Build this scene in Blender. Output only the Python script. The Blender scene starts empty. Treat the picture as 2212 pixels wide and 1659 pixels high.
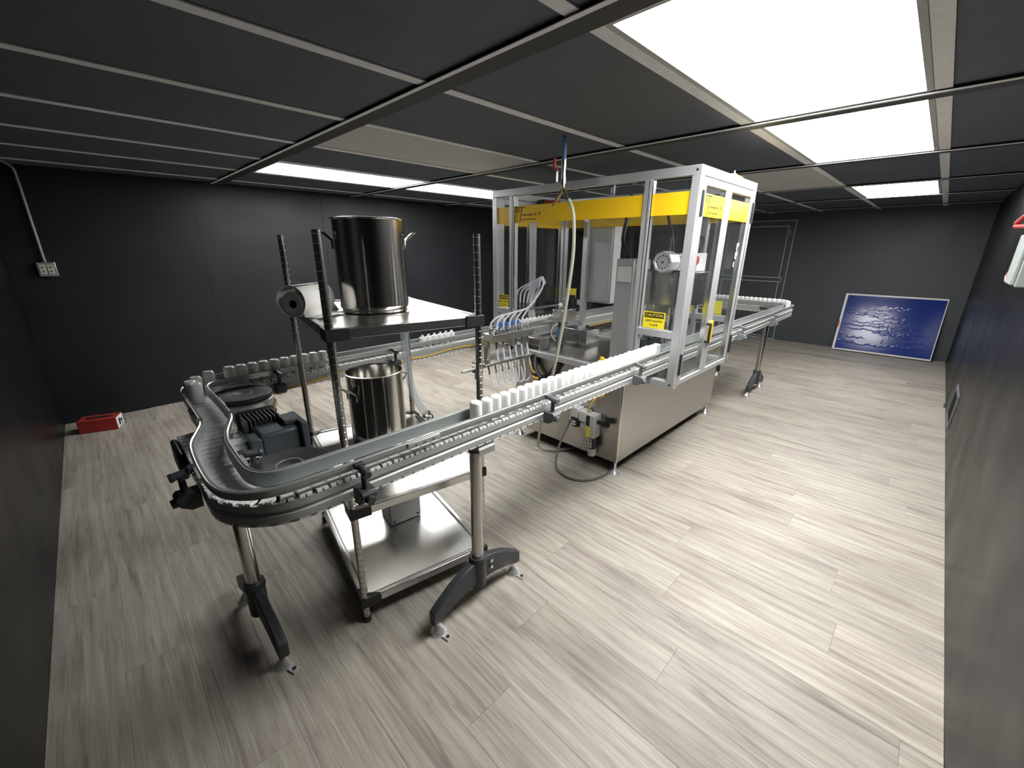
import bpy, bmesh, math, random
from mathutils import Vector, Matrix
random.seed(7)
PI = math.pi
SC = bpy.context.scene
COL = SC.collection
# ------------------------------------------------------------------ camera, light level
CAM_H = 1.37
def make_camera():
    yaw, pitch, roll = 0.78731483, 0.31731718, 0.00653516
    cy, sy = math.cos(yaw), math.sin(yaw)
    Rz = Matrix(((cy, -sy, 0), (sy, cy, 0), (0, 0, 1)))
    B = Matrix(((1, 0, 0), (0, 0, -1), (0, 1, 0)))
    cp, sp = math.cos(pitch), math.sin(pitch)
    Rx = Matrix(((1, 0, 0), (0, cp, -sp), (0, sp, cp)))
    cr, sr = math.cos(roll), math.sin(roll)
    Rr = Matrix(((cr, -sr, 0), (sr, cr, 0), (0, 0, 1)))
    R = Rr @ Rx @ B @ Rz
    cam = bpy.data.cameras.new('camera')
    cam.sensor_width = 36.0
    cam.lens = 892.4 / 2212 * 36
    cam.clip_start = 0.01
    o = bpy.data.objects.new('camera', cam)
    COL.objects.link(o)
    x, y, z = R[0], -R[1], -R[2]
    o.matrix_world = Matrix(((x[0], y[0], z[0], 0), (x[1], y[1], z[1], 0), (x[2], y[2], z[2], CAM_H), (0, 0, 0, 1)))
    SC.camera = o
make_camera()
SC.view_settings.view_transform = 'Standard'
SC.view_settings.look = 'None'
SC.view_settings.gamma = 1.0
SC.view_settings.use_curve_mapping = False
SC.view_settings.exposure = 1.0
LAMP = 13.0
w = bpy.data.worlds.new('world'); SC.world = w; w.use_nodes = True
w.node_tree.nodes['Background'].inputs[0].default_value = (0.02, 0.022, 0.025, 1)
w.node_tree.nodes['Background'].inputs[1].default_value = 0.3

# ------------------------------------------------------------------ materials
class NT:
    def __init__(s, name):
        s.m = bpy.data.materials.new(name); s.m.use_nodes = True
        s.t = s.m.node_tree; s.b = s.t.nodes['Principled BSDF']
    def n(s, typ, **kw):
        nd = s.t.nodes.new(typ)
        for k, v in kw.items():
            if k.startswith('i_'):
                nd.inputs[int(k[2:])].default_value = v
            else: setattr(nd, k, v)
        return nd
    def l(s, a, b): s.t.links.new(a, b)
def mat(name, col, rough=0.5, metal=0.0, spec=0.5, noise=0.0, nscale=20, stretch=None, bump=0.0, rvar=0.0, coat=0.0, sss=0.0):
    k = NT(name); b = k.b
    b.inputs['Base Color'].default_value = (*col, 1); b.inputs['Roughness'].default_value = rough
    b.inputs['Metallic'].default_value = metal; b.inputs['Specular IOR Level'].default_value = spec
    b.inputs['Coat Weight'].default_value = coat
    if sss: b.inputs['Subsurface Weight'].default_value = sss; b.inputs['Subsurface Radius'].default_value = (.03, .03, .03)
    if noise or bump or rvar:
        tc = k.n('ShaderNodeTexCoord'); mp = k.n('ShaderNodeMapping')
        k.l(tc.outputs['Object'], mp.inputs['Vector'])
        if stretch: mp.inputs['Scale'].default_value = stretch
        nz = k.n('ShaderNodeTexNoise'); nz.inputs['Scale'].default_value = nscale; nz.inputs['Detail'].default_value = 5
        k.l(mp.outputs[0], nz.inputs['Vector'])
        if noise:
            mr = k.n('ShaderNodeMapRange'); mr.inputs[1].default_value = .3; mr.inputs[2].default_value = .7
            mr.inputs[3].default_value = 1 - noise; mr.inputs[4].default_value = 1 + noise
            k.l(nz.outputs['Fac'], mr.inputs[0])
            mx = k.n('ShaderNodeVectorMath', operation='SCALE'); mx.inputs[0].default_value = col
            k.l(mr.outputs[0], mx.inputs['Scale']); k.l(mx.outputs[0], b.inputs['Base Color'])
        if rvar:
            mr = k.n('ShaderNodeMapRange'); mr.inputs[1].default_value = .3; mr.inputs[2].default_value = .7
            mr.inputs[3].default_value = max(.02, rough - rvar); mr.inputs[4].default_value = rough + rvar
            k.l(nz.outputs['Fac'], mr.inputs[0]); k.l(mr.outputs[0], b.inputs['Roughness'])
        if bump:
            bp = k.n('ShaderNodeBump'); bp.inputs['Strength'].default_value = bump; bp.inputs['Distance'].default_value = .002
            k.l(nz.outputs['Fac'], bp.inputs['Height']); k.l(bp.outputs[0], b.inputs['Normal'])
    return k.m
def emis(name, col, s):
    k = NT(name); k.b.inputs['Base Color'].default_value = (.9, .9, .9, 1)
    k.b.inputs['Emission Color'].default_value = (*col, 1); k.b.inputs['Emission Strength'].default_value = s
    return k.m
def glassy(name, tint=(.975, .985, .985), gl=.9, rough=.015, haze=0.012, dc=(.55, .58, .6)):
    k = NT(name); t = k.t; t.nodes.remove(k.b)
    out = [n for n in t.nodes if n.type == 'OUTPUT_MATERIAL'][0]
    tr = k.n('ShaderNodeBsdfTransparent'); tr.inputs[0].default_value = (*tint, 1)
    df = k.n('ShaderNodeBsdfDiffuse'); df.inputs[0].default_value = (*dc, 1)
    m0 = k.n('ShaderNodeMixShader'); m0.inputs[0].default_value = haze
    k.l(tr.outputs[0], m0.inputs[1]); k.l(df.outputs[0], m0.inputs[2])
    gs = k.n('ShaderNodeBsdfGlossy'); gs.inputs['Roughness'].default_value = rough; gs.inputs[0].default_value = (gl, gl, gl, 1)
    lw = k.n('ShaderNodeLayerWeight'); lw.inputs[0].default_value = .5
    pw = k.n('ShaderNodeMath', operation='POWER'); pw.inputs[1].default_value = 5; k.l(lw.outputs['Facing'], pw.inputs[0])
    fr = k.n('ShaderNodeMath', operation='MULTIPLY_ADD'); fr.inputs[1].default_value = .6; fr.inputs[2].default_value = .03; k.l(pw.outputs[0], fr.inputs[0])
    mx = k.n('ShaderNodeMixShader'); k.l(fr.outputs[0], mx.inputs[0]); k.l(m0.outputs[0], mx.inputs[1]); k.l(gs.outputs[0], mx.inputs[2])
    k.l(mx.outputs[0], out.inputs[0])
    return k.m
def plank_mat():
    k = NT('oak_plank'); b = k.b
    tc = k.n('ShaderNodeTexCoord'); oi = k.n('ShaderNodeObjectInfo')
    off = k.n('ShaderNodeVectorMath', operation='SCALE'); off.inputs[0].default_value = (37.0, 91.0, 13.0); k.l(oi.outputs['Random'], off.inputs['Scale'])
    add = k.n('ShaderNodeVectorMath', operation='ADD'); k.l(tc.outputs['Object'], add.inputs[0]); k.l(off.outputs[0], add.inputs[1])
    def coords(sx, sy):
        mp = k.n('ShaderNodeMapping'); mp.inputs['Scale'].default_value = (sx, sy, 1); k.l(add.outputs[0], mp.inputs['Vector']); return mp.outputs[0]
    def noise(sx, sy, sc, det=4, dist=0.0, rough=.55):
        nz = k.n('ShaderNodeTexNoise'); nz.inputs['Scale'].default_value = sc; nz.inputs['Detail'].default_value = det
        nz.inputs['Distortion'].default_value = dist; nz.inputs['Roughness'].default_value = rough
        k.l(coords(sx, sy), nz.inputs['Vector']); return nz.outputs['Fac']
    patch = noise(1, .35, 5.5, 3)            # broad grey / brown clouds
    streak = noise(1, .07, 26, 5, 1.2)       # long streaks
    fine = noise(1, .035, 160, 3, .3, .7)    # pores
    wv = k.n('ShaderNodeTexWave', wave_type='RINGS', rings_direction='Z'); wv.inputs['Scale'].default_value = 7; wv.inputs['Distortion'].default_value = 5.0
    wv.inputs['Detail'].default_value = 2; wv.inputs['Detail Scale'].default_value = .9
    k.l(coords(1.0, .11), wv.inputs['Vector'])
    def ramp(src, stops):
        r = k.n('ShaderNodeValToRGB'); k.l(src, r.inputs[0]); e = r.color_ramp.elements
        e[0].position, e[0].color = stops[0][0], (*stops[0][1], 1); e[1].position, e[1].color = stops[-1][0], (*stops[-1][1], 1)
        for p, c in stops[1:-1]:
            q = e.new(p); q.color = (*c, 1)
        return r.outputs[0]
    base = ramp(patch, [(.27, (.262, .236, .210)), (.43, (.340, .314, .276)), (.57, (.378, .352, .308)), (.75, (.405, .380, .332))])
    st = ramp(streak, [(.32, (.66, .64, .63)), (.46, (.95, .945, .94)), (.62, (1.04, 1.04, 1.04))])
    fi = ramp(fine, [(.34, (.80, .79, .78)), (.56, (1.04, 1.04, 1.04))])
    wr = ramp(wv.outputs['Fac'], [(.0, (.90, .89, .885)), (.45, (1, 1, 1)), (.93, (1.0, 1.0, 1.0)), (1.0, (1.10, 1.10, 1.10))])
    def mul(a, c):
        m = k.n('ShaderNodeMix', data_type='RGBA', blend_type='MULTIPLY'); m.inputs[0].default_value = 1; k.l(a, m.inputs[6]); k.l(c, m.inputs[7]); return m.outputs[2]
    c = mul(mul(mul(base, st), fi), wr)
    r2 = k.n('ShaderNodeMath', operation='MULTIPLY'); r2.inputs[1].default_value = 7.31; k.l(oi.outputs['Random'], r2.inputs[0])
    fr = k.n('ShaderNodeMath', operation='FRACT'); k.l(r2.outputs[0], fr.inputs[0])
    tint = ramp(fr.outputs[0], [(.0, (.86, .845, .83)), (.12, (.95, .945, .945)), (.7, (1.0, 1.0, .99)), (1, (1.06, 1.05, 1.03))])
    c = mul(c, tint)
    k.l(c, b.inputs['Base Color'])
    b.inputs['Roughness'].default_value = .5; b.inputs['Specular IOR Level'].default_value = .35
    bp = k.n('ShaderNodeBump'); bp.inputs['Strength'].default_value = .25; bp.inputs['Distance'].default_value = .001
    k.l(fine, bp.inputs['Height']); k.l(bp.outputs[0], b.inputs['Normal'])
    return k.m
M = dict(
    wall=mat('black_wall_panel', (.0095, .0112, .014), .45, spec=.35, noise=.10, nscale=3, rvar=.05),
    wallf=mat('black_far_wall_glare', (.046, .054, .062), .5, spec=.5, noise=.10, nscale=3, rvar=.05),  # same black paint, lightened: lens glare is put into the colour
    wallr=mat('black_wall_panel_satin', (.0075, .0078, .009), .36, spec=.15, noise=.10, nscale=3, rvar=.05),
    tile=mat('charcoal_ceiling_tile', (.068, .082, .102), .55, noise=.08, nscale=6),
    bar=mat('grey_ceiling_bar', (.76, .77, .77), .5, noise=.05),
    runner=mat('black_ceiling_runner', (.02, .02, .022), .5),
    subfloor=mat('dark_subfloor', (.06, .052, .045), .8),
    plank=plank_mat(),
    lamp=emis('lit_diffuser', (1, .985, .965), LAMP),
    lampb=emis('lit_diffuser_back', (1, .985, .965), LAMP * 1.05),
    lframe=mat('lamp_frame', (.42, .42, .42), .5),
    vent=mat('grey_perforated_panel', (.50, .50, .49), .6, noise=.18, nscale=260),
    steel=mat('brushed_stainless', (.56, .55, .52), .24, 1.0, rvar=.07, nscale=9, stretch=(1, 1, .15), noise=.06, bump=.02),
    sheet=mat('stainless_sheet', (.45, .435, .41), .30, 1.0, rvar=.03, nscale=3.5, stretch=(1, 1, .35), noise=.03),
    shelf=mat('stainless_shelf', (.62, .62, .61), .27, 1.0),
    pot=mat('polished_stainless_pot', (.60, .585, .55), .15, 1.0, rvar=.04, nscale=10, stretch=(1, 1, .05), bump=.03),
    chrome=mat('chrome', (.78, .78, .77), .16, 1.0),
    foot=mat('bright_foot_chrome', (.80, .80, .79), .27, .75),
    pole=mat('satin_steel_tube', (.52, .50, .47), .24, 1.0),
    alu=mat('anodised_aluminium', (.50, .51, .52), .38, .55, noise=.03, nscale=30),
    beam=mat('anodised_conveyor_beam', (.46, .475, .47), .38, .45, noise=.03, nscale=30),
    rail=mat('grey_guide_rail', (.25, .275, .27), .38, .25),
    railtop=mat('bright_rail_edge', (.62, .63, .62), .3, .8),
    chain=mat('white_grey_chain', (.76, .77, .76), .34, .0, noise=.15, nscale=120),
    plastic=mat('dark_grey_plastic', (.032, .036, .041), .46, noise=.06, nscale=40),
    plasticg=mat('mid_grey_plastic', (.13, .14, .15), .45),
    motor=mat('slate_motor_paint', (.045, .057, .068), .4, noise=.08, nscale=30),
    disc=mat('black_wheel_disc', (.028, .028, .031), .5),
    black=mat('black_rubber', (.012, .012, .013), .5),
    white=mat('white_bottle_plastic', (.88, .885, .875), .33, sss=.75),
    paper=mat('white_paper', (.78, .77, .74), .8, noise=.03, nscale=12),
    core=mat('brown_card_core', (.10, .085, .07), .8),
    yellow=mat('yellow_acrylic', (.80, .50, .012), .32),
    signy=mat('yellow_sign', (.80, .66, .02), .5),
    ink=mat('black_ink', (.012, .011, .01), .6),
    cable=mat('yellow_cable', (.62, .42, .07), .45),
    red=mat('red_plastic', (.36, .028, .02), .5, noise=.15, nscale=12),
    pink=mat('pale_red_plastic', (.62, .20, .20), .45),
    blue=mat('blue_cap', (.03, .13, .42), .4),
    bluepipe=mat('blue_pipe', (.10, .26, .48), .4),
    brass=mat('brass', (.48, .40, .24), .3, 1.0),
    galv=mat('galvanised', (.42, .43, .42), .4, .8, noise=.1, nscale=40),
    hose=mat('grey_hose', (.36, .36, .29), .45),
    hosed=mat('dark_grey_hose', (.13, .13, .12), .5),
    ltgrey=mat('light_grey_plastic', (.52, .53, .53), .45),
    greybox=mat('grey_enamel_box', (.24, .27, .26), .45),
    outlet=mat('ivory_outlet', (.50, .50, .43), .4),
    film=mat('dark_blue_film', (.006, .028, .19), .13, spec=.4, noise=.10, nscale=3),
    board=mat('white_board_edge', (.62, .62, .60), .4),
    door=mat('black_door_leaf', (.046, .054, .062), .45),
    doorlit=mat('door_edge_highlight', (.42, .45, .46), .4, .2),  # pale tone stands for light caught along the black door's edges
    cleartube=glassy('clear_tube', (.86, .89, .91), .9, .06, .28, (.62, .66, .70)),
    glass=glassy('clear_guard_panel'),
    tube=glassy('milky_tube', (.90, .92, .95), .9, .08, .62, (.86, .88, .93)),
    label=mat('white_sticker', (.75, .76, .76), .5),
)

# ------------------------------------------------------------------ mesh helpers
class MB:
    def __init__(s): s.v, s.f, s.sm, s.mi = [], [], [], []
    def add(s, vs, fs, smooth=False, mi=0):
        o = len(s.v); s.v += [tuple(v) for v in vs]
        for f in fs: s.f.append(tuple(i + o for i in f)); s.sm.append(smooth); s.mi.append(mi)
    def xform(s, Mx, start=0):
        for i in range(start, len(s.v)): s.v[i] = tuple(Mx @ Vector(s.v[i]))
        return s
    def box(s, c, d, rz=0.0, mi=0):
        x, y, z = d[0] / 2, d[1] / 2, d[2] / 2
        vs = []
        ca, sa = math.cos(rz), math.sin(rz)
        for k in (-1, 1):
            for (i, j) in ((-1, -1), (1, -1), (1, 1), (-1, 1)):
                px, py = i * x, j * y
                vs.append((c[0] + px * ca - py * sa, c[1] + px * sa + py * ca, c[2] + k * z))
        s.add(vs, [(3, 2, 1, 0), (4, 5, 6, 7), (0, 1, 5, 4), (1, 2, 6, 5), (2, 3, 7, 6), (3, 0, 4, 7)], mi=mi)
        return s
    def bb(s, a, b, mi=0):
        return s.box([(a[i] + b[i]) / 2 for i in range(3)], [abs(b[i] - a[i]) for i in range(3)], mi=mi)
    def ring(s, c, ax, r, n, ref=None):
        ax = Vector(ax).normalized()
        u = ax.orthogonal().normalized() if ref is None else ref
        v = ax.cross(u)
        return [Vector(c) + (u * math.cos(2 * PI * i / n) + v * math.sin(2 * PI * i / n)) * r for i in range(n)]
    def cyl(s, p0, p1, r0, r1=None, n=16, cap=True, mi=0):
        r1 = r0 if r1 is None else r1
        p0, p1 = Vector(p0), Vector(p1); ax = p1 - p0; u = ax.orthogonal().normalized()
        A, B = s.ring(p0, ax, r0, n, u), s.ring(p1, ax, r1, n, u)
        s.add(A + B, [(i, (i + 1) % n, n + (i + 1) % n, n + i) for i in range(n)], True, mi)
        if cap: s.add(A, [tuple(reversed(range(n)))], mi=mi); s.add(B, [tuple(range(n))], mi=mi)
        return s
    def lathe(s, c, prof, n=24, ax=(0, 0, 1), smooth=True, mi=0):
        ax = Vector(ax).normalized(); u = ax.orthogonal().normalized(); v = ax.cross(u); c = Vector(c)
        vs = []
        for (r, z) in prof:
            for i in range(n):
                a = 2 * PI * i / n
                vs.append(c + ax * z + (u * math.cos(a) + v * math.sin(a)) * r)
        fs = []
        for j in range(len(prof) - 1):
            for i in range(n):
                fs.append((j * n + i, j * n + (i + 1) % n, (j + 1) * n + (i + 1) % n, (j + 1) * n + i))
        s.add(vs, fs, smooth, mi)
        return s
    def tube(s, pts, r, n=8, cap=True, mi=0):
        pts = [Vector(p) for p in pts]; u = None; rings = []
        for i, p in enumerate(pts):
            t = (pts[min(i + 1, len(pts) - 1)] - pts[max(i - 1, 0)]).normalized()
            if u is None: u = t.orthogonal().normalized()
            u = (u - t * u.dot(t)).normalized(); v = t.cross(u)
            rings.append([p + (u * math.cos(2 * PI * k / n) + v * math.sin(2 * PI * k / n)) * r for k in range(n)])
        vs = [q for R_ in rings for q in R_]
        fs = [(j * n + i, j * n + (i + 1) % n, (j + 1) * n + (i + 1) % n, (j + 1) * n + i) for j in range(len(pts) - 1) for i in range(n)]
        s.add(vs, fs, True, mi)
        if cap: s.add(rings[0], [tuple(reversed(range(n)))], mi=mi); s.add(rings[-1], [tuple(range(n))], mi=mi)
        return s
    def sweep(s, path, prof, smooth=False, mi=0):
        """path: 2D points; prof: closed polygon of (offset to the left, z)"""
        P = [Vector((p[0], p[1])) for p in path]; m = len(prof); vs = []
        for i, p in enumerate(P):
            a = (p - P[i - 1]).normalized() if i else None
            b = (P[i + 1] - p).normalized() if i < len(P) - 1 else None
            if a is None: a = b
            if b is None: b = a
            na, nb = Vector((-a.y, a.x)), Vector((-b.y, b.x))
            nn = (na + nb).normalized(); k = 1 / max(.4, nn.dot(na))
            for (o, z) in prof: vs.append((p.x + nn.x * o * k, p.y + nn.y * o * k, z))
        fs = [(j * m + i, (j + 1) * m + i, (j + 1) * m + (i + 1) % m, j * m + (i + 1) % m) for j in range(len(P) - 1) for i in range(m)]
        fs += [tuple(range(m)), tuple(reversed(range((len(P) - 1) * m, len(P) * m)))]
        s.add(vs, fs, smooth, mi)
        return s
    def prism(s, poly, y0, y1, Mx=None, mi=0):
        """poly in (x,z), extruded over y"""
        n = len(poly); vs = [(p[0], y0, p[1]) for p in poly] + [(p[0], y1, p[1]) for p in poly]
        if Mx is not None: vs = [tuple(Mx @ Vector(v)) for v in vs]
        s.add(vs, [tuple(range(n)), tuple(reversed(range(n, 2 * n)))] + [(i, n + i, n + (i + 1) % n, (i + 1) % n) for i in range(n)], mi=mi)
        return s
def mesh(mb, name, mats):
    me = bpy.data.meshes.new(name); me.from_pydata(mb.v, [], mb.f); me.validate()
    if not isinstance(mats, (list, tuple)): mats = [mats]
    for m in mats: me.materials.append(m)
    if len(me.polygons) == len(mb.f):
        me.polygons.foreach_set('use_smooth', mb.sm); me.polygons.foreach_set('material_index', mb.mi)
    bm = bmesh.new(); bm.from_mesh(me); bmesh.ops.recalc_face_normals(bm, faces=bm.faces); bm.to_mesh(me); bm.free()
    me.set_sharp_from_angle(angle=.55)
    return me
def link(name, data, parent=None, loc=None, rz=0.0):
    o = bpy.data.objects.new(name, data); COL.objects.link(o)
    if parent is not None: o.parent = parent
    if loc is not None: o.location = loc
    if rz: o.rotation_euler = (0, 0, rz)
    return o
def part(name, mb, m, parent=None, bevel=0.0, seg=2, label=None, kind=None):
    """one mesh object; vertices are given in world space, the object's origin is moved to its parent's frame"""
    wp = WP(parent)
    if parent is not None:
        inv = wp.inverted(); mb.v = [tuple(inv @ Vector(v)) for v in mb.v]
    o = link(name, mesh(mb, name, m), parent)
    if bevel:
        bv = o.modifiers.new('bevel', 'BEVEL'); bv.width = bevel; bv.segments = seg; bv.limit_method = 'ANGLE'; bv.angle_limit = .6
    if label: o['label'] = label
    if kind: o['kind'] = kind
    return o
def WP(o):
    if o is None: return Matrix.Identity(4)
    m = Matrix.LocRotScale(o.location, o.rotation_euler, o.scale)
    return WP(o.parent) @ m if o.parent else m
def tag(o, label, cat, group=None):
    o['label'] = label; o['category'] = cat
    if group: o['group'] = group
    return o
def thing(name, label, cat, loc=(0, 0, 0), rz=0.0, group=None):
    return tag(link(name, None, None, loc, rz), label, cat, group)
def struct(name, mb, m, bevel=0.0):
    o = part(name, mb, m, None, bevel); o['kind'] = 'structure'; return o
def text_mb(s, size, Mx, depth=.0006, align='CENTER', shear=0.0):
    cu = bpy.data.curves.new('t', 'FONT'); cu.body = s; cu.size = size; cu.align_x = align; cu.align_y = 'CENTER'; cu.extrude = depth; cu.shear = shear
    o = bpy.data.objects.new('t', cu); COL.objects.link(o)
    dg = bpy.context.evaluated_depsgraph_get(); ev = o.evaluated_get(dg); me = ev.to_mesh()
    vs = [tuple(Mx @ v.co) for v in me.vertices]; fs = [tuple(p.vertices) for p in me.polygons]
    ev.to_mesh_clear(); bpy.data.objects.remove(o); bpy.data.curves.remove(cu)
    mb = MB(); mb.add(vs, fs); return mb
def frameM(o, ux, uy):
    """matrix whose x,y axes are ux,uy at origin o"""
    ux, uy = Vector(ux).normalized(), Vector(uy).normalized(); uz = ux.cross(uy)
    return Matrix(((ux.x, uy.x, uz.x, o[0]), (ux.y, uy.y, uz.y, o[1]), (ux.z, uy.z, uz.z, o[2]), (0, 0, 0, 1)))
def arc(c, r, a0, a1, n=14):
    return [(c[0] + r * math.cos(math.radians(a0 + (a1 - a0) * i / n)), c[1] + r * math.sin(math.radians(a0 + (a1 - a0) * i / n))) for i in range(n + 1)]
def spline(pts, n=8):
    P = [Vector(p) for p in pts]; out = []
    for i in range(len(P) - 1):
        p0, p1, p2, p3 = P[max(i - 1, 0)], P[i], P[i + 1], P[min(i + 2, len(P) - 1)]
        for k in range(n):
            t = k / n
            out.append(.5 * ((2 * p1) + (p2 - p0) * t + (2 * p0 - 5 * p1 + 4 * p2 - p3) * t * t + (3 * p1 - p0 - 3 * p2 + p3) * t ** 3))
    out.append(P[-1]); return out
def walk(path, step, start=0.0):
    """points and headings every `step` along a 2D path"""
    out = []; d = start; acc = 0.0
    for i in range(len(path) - 1):
        a, b = Vector(path[i][:2]), Vector(path[i + 1][:2]); L = (b - a).length
        while d <= acc + L and L > 0:
            q = a + (b - a) * ((d - acc) / L); out.append((q.x, q.y, math.atan2(b.y - a.y, b.x - a.x))); d += step
        acc += L
    return out

# ------------------------------------------------------------------ room
X0, X1, Y0, Y1, CZ = -0.375, 7.66, -0.32, 4.70, 1.902
fl = struct('floor', MB().bb((X0 - .1, Y0 - .1, -.10), (X1 + .1, Y1 + .1, -.0055)), M['subfloor'])
PW, PL = .178, 1.22
plank_cache = {}
def plank(xa, xb, ya, yb):
    key = (round(xb - xa, 4), round(yb - ya, 4))
    if key not in plank_cache:
        a, b = key[0] / 2 - .0002, key[1] / 2 - .0002; e = .0005
        mb = MB()
        vs = [(-a, -b, -.005), (a, -b, -.005), (a, b, -.005), (-a, b, -.005), (-a, -b, -e), (a, -b, -e), (a, b, -e), (-a, b, -e),
              (-a + e, -b + e, 0), (a - e, -b + e, 0), (a - e, b - e, 0), (-a + e, b - e, 0)]
        mb.add(vs, [(0, 1, 5, 4), (1, 2, 6, 5), (2, 3, 7, 6), (3, 0, 4, 7), (4, 5, 9, 8), (5, 6, 10, 9), (6, 7, 11, 10), (7, 4, 8, 11), (8, 9, 10, 11)])
        plank_cache[key] = mesh(mb, 'plank', M['plank'])
    link('plank', plank_cache[key], fl, ((xa + xb) / 2, (ya + yb) / 2, 0))
nrow = int((X1 - X0) / PW) + 1
for i in range(nrow):
    xa = X0 + i * PW; xb = min(X1, xa + PW)
    if xb - xa < .02: continue
    y = Y0 - ((i * .437 + random.uniform(-.06, .06)) % 1.0) * PL
    while y < Y1:
        ya, yb = max(y, Y0), min(y + PL, Y1)
        if yb - ya > .02: plank(xa, xb, ya, yb)
        y += PL
# walls
wl = struct('wall_left', MB().bb((X0 - .1, Y0 - .1, -.05), (X0, Y1 + .1, CZ + .1)), M['wallr'])
wb = struct('wall_back', MB().bb((X0 - .1, Y1 + .008, -.05), (X1 + .1, Y1 + .1, CZ + .1)), M['wall'])
wr = struct('wall_right', MB().bb((X0 - .1, Y0 - .1, -.05), (X1 + .1, Y0 - .008, CZ + .1)), M['wallr'])
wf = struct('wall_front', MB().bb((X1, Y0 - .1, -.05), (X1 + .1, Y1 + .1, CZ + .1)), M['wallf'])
def panels(parent, xs, yin, sgn, m):
    for a, b in zip(xs[:-1], xs[1:]):
        g = .0004; L = b - a - 2 * g; t = random.uniform(-.0018, .0018)
        cx = (a + b) / 2
        mb = MB()
        y = yin
        vs = [(a + g, y - sgn * t, 0), (b - g, y + sgn * t, 0), (b - g, y + sgn * .007, 0), (a + g, y + sgn * .007, 0)]
        vs = vs + [(v[0], v[1], CZ) for v in vs]
        mb.add(vs, [(3, 2, 1, 0), (4, 5, 6, 7), (0, 1, 5, 4), (1, 2, 6, 5), (2, 3, 7, 6), (3, 0, 4, 7)])
        part('wall_panel', mb, m, parent)
panels(wb, [X0, .79, 1.89, 3.0, 4.1, 5.2, 6.3, X1], Y1, 1, M['wall'])
panels(wr, [X0, 1.09, 2.16, 3.24, 4.36, 5.46, 6.56, X1], Y0, -1, M['wallr'])
# ceiling: slab, tiles, bars, runners
ce = struct('ceiling', MB().bb((X0 - .1, Y0 - .1, CZ + .03), (X1 + .1, Y1 + .1, CZ + .15)), M['tile'])
RUN = [X0, .995, 2.266, 3.52, 4.83, 6.04, 7.25, X1]
BAR = [Y0, .130, .752, 1.382, 1.995, 2.605, 3.215, 3.80, 4.41, Y1]
LIGHTS = {(1, 1), (2, 1), (4, 1), (1, 6), (2, 6)}
VENTS = {(1, 4), (3, 2)}
for i in range(len(RUN) - 1):
    for j in range(len(BAR) - 1):
        if (i, j) in LIGHTS or (i, j) in VENTS: continue
        part('ceiling_tile', MB().bb((RUN[i] + .001, BAR[j] + .001, CZ + .002), (RUN[i + 1] - .001, BAR[j + 1] - .001, CZ + .02)), M['tile'], ce)
for i in range(len(RUN) - 1):
    xa = RUN[i] + (.045 if i else 0); xb = RUN[i + 1] - (.045 if i < len(RUN) - 2 else 0)
    for y in BAR[1:-1]:
        part('ceiling_bar', MB().bb((xa, y - .022, CZ - .003), (xb, y + .022, CZ + .001)), M['bar'], ce)
for x in RUN[1:-1]:
    part('ceiling_runner', MB().bb((x - .045, Y0, CZ - .009), (x + .045, Y1, CZ + .001)), M['runner'], ce, .003)
    part('runner_lip', MB().bb((x - .052, Y0, CZ - .0115), (x - .034, Y1, CZ - .0091)), M['bar'], ce)
LL = {(1, 1): 'lit white ceiling panel nearest the camera, largest in view', (2, 1): 'lit white ceiling panel just beyond the largest one, across one dark runner',
      (4, 1): 'small lit ceiling panel farthest right above the blue board wall', (1, 6): 'lit ceiling panel at far left above the top stock pot',
      (2, 6): 'lit ceiling panel at the back partly hidden by the yellow-banded machine guard'}
for (i, j) in sorted(LIGHTS):
    xa, xb, ya, yb = RUN[i] + .046, RUN[i + 1] - .046, BAR[j] + .024, BAR[j + 1] - .024
    t = thing('ceiling_light', LL[(i, j)], 'ceiling light', ((xa + xb) / 2, (ya + yb) / 2, CZ))
    f = MB(); wd = .018
    f.bb((xa, ya, CZ - .004), (xb, ya + wd, CZ + .012)).bb((xa, yb - wd, CZ - .004), (xb, yb, CZ + .012))
    f.bb((xa, ya + wd, CZ - .004), (xa + wd, yb - wd, CZ + .012)).bb((xb - wd, ya + wd, CZ - .004), (xb, yb - wd, CZ + .012))
    part('lamp_frame', f, M['lframe'], t)
    part('diffuser', MB().bb((xa + wd, ya + wd, CZ + .002), (xb - wd, yb - wd, CZ + .008)), M['lampb' if j > 3 else 'lamp'], t)
VL = {(1, 4): 'pale grey perforated ceiling panel left of the hanging air pipe', (3, 2): 'pale grey perforated ceiling panel right of the machine guard top'}
for (i, j) in sorted(VENTS):
    xa, xb, ya, yb = RUN[i] + .046, RUN[i + 1] - .046, BAR[j] + .024, BAR[j + 1] - .024
    t = thing('ceiling_vent', VL[(i, j)], 'air vent', ((xa + xb) / 2, (ya + yb) / 2, CZ))
    part('perforated_sheet', MB().bb((xa + .02, ya + .02, CZ - .001), (xb - .02, yb - .02, CZ + .006)), M['vent'], t)
    f = MB(); wd = .02
    f.bb((xa, ya, CZ - .004), (xb, ya + wd, CZ + .008)).bb((xa, yb - wd, CZ - .004), (xb, yb, CZ + .008))
    f.bb((xa, ya + wd, CZ - .004), (xa + wd, yb - wd, CZ + .008)).bb((xb - wd, ya + wd, CZ - .004), (xb, yb - wd, CZ + .008))
    part('vent_frame', f, M['vent'], t)
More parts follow.
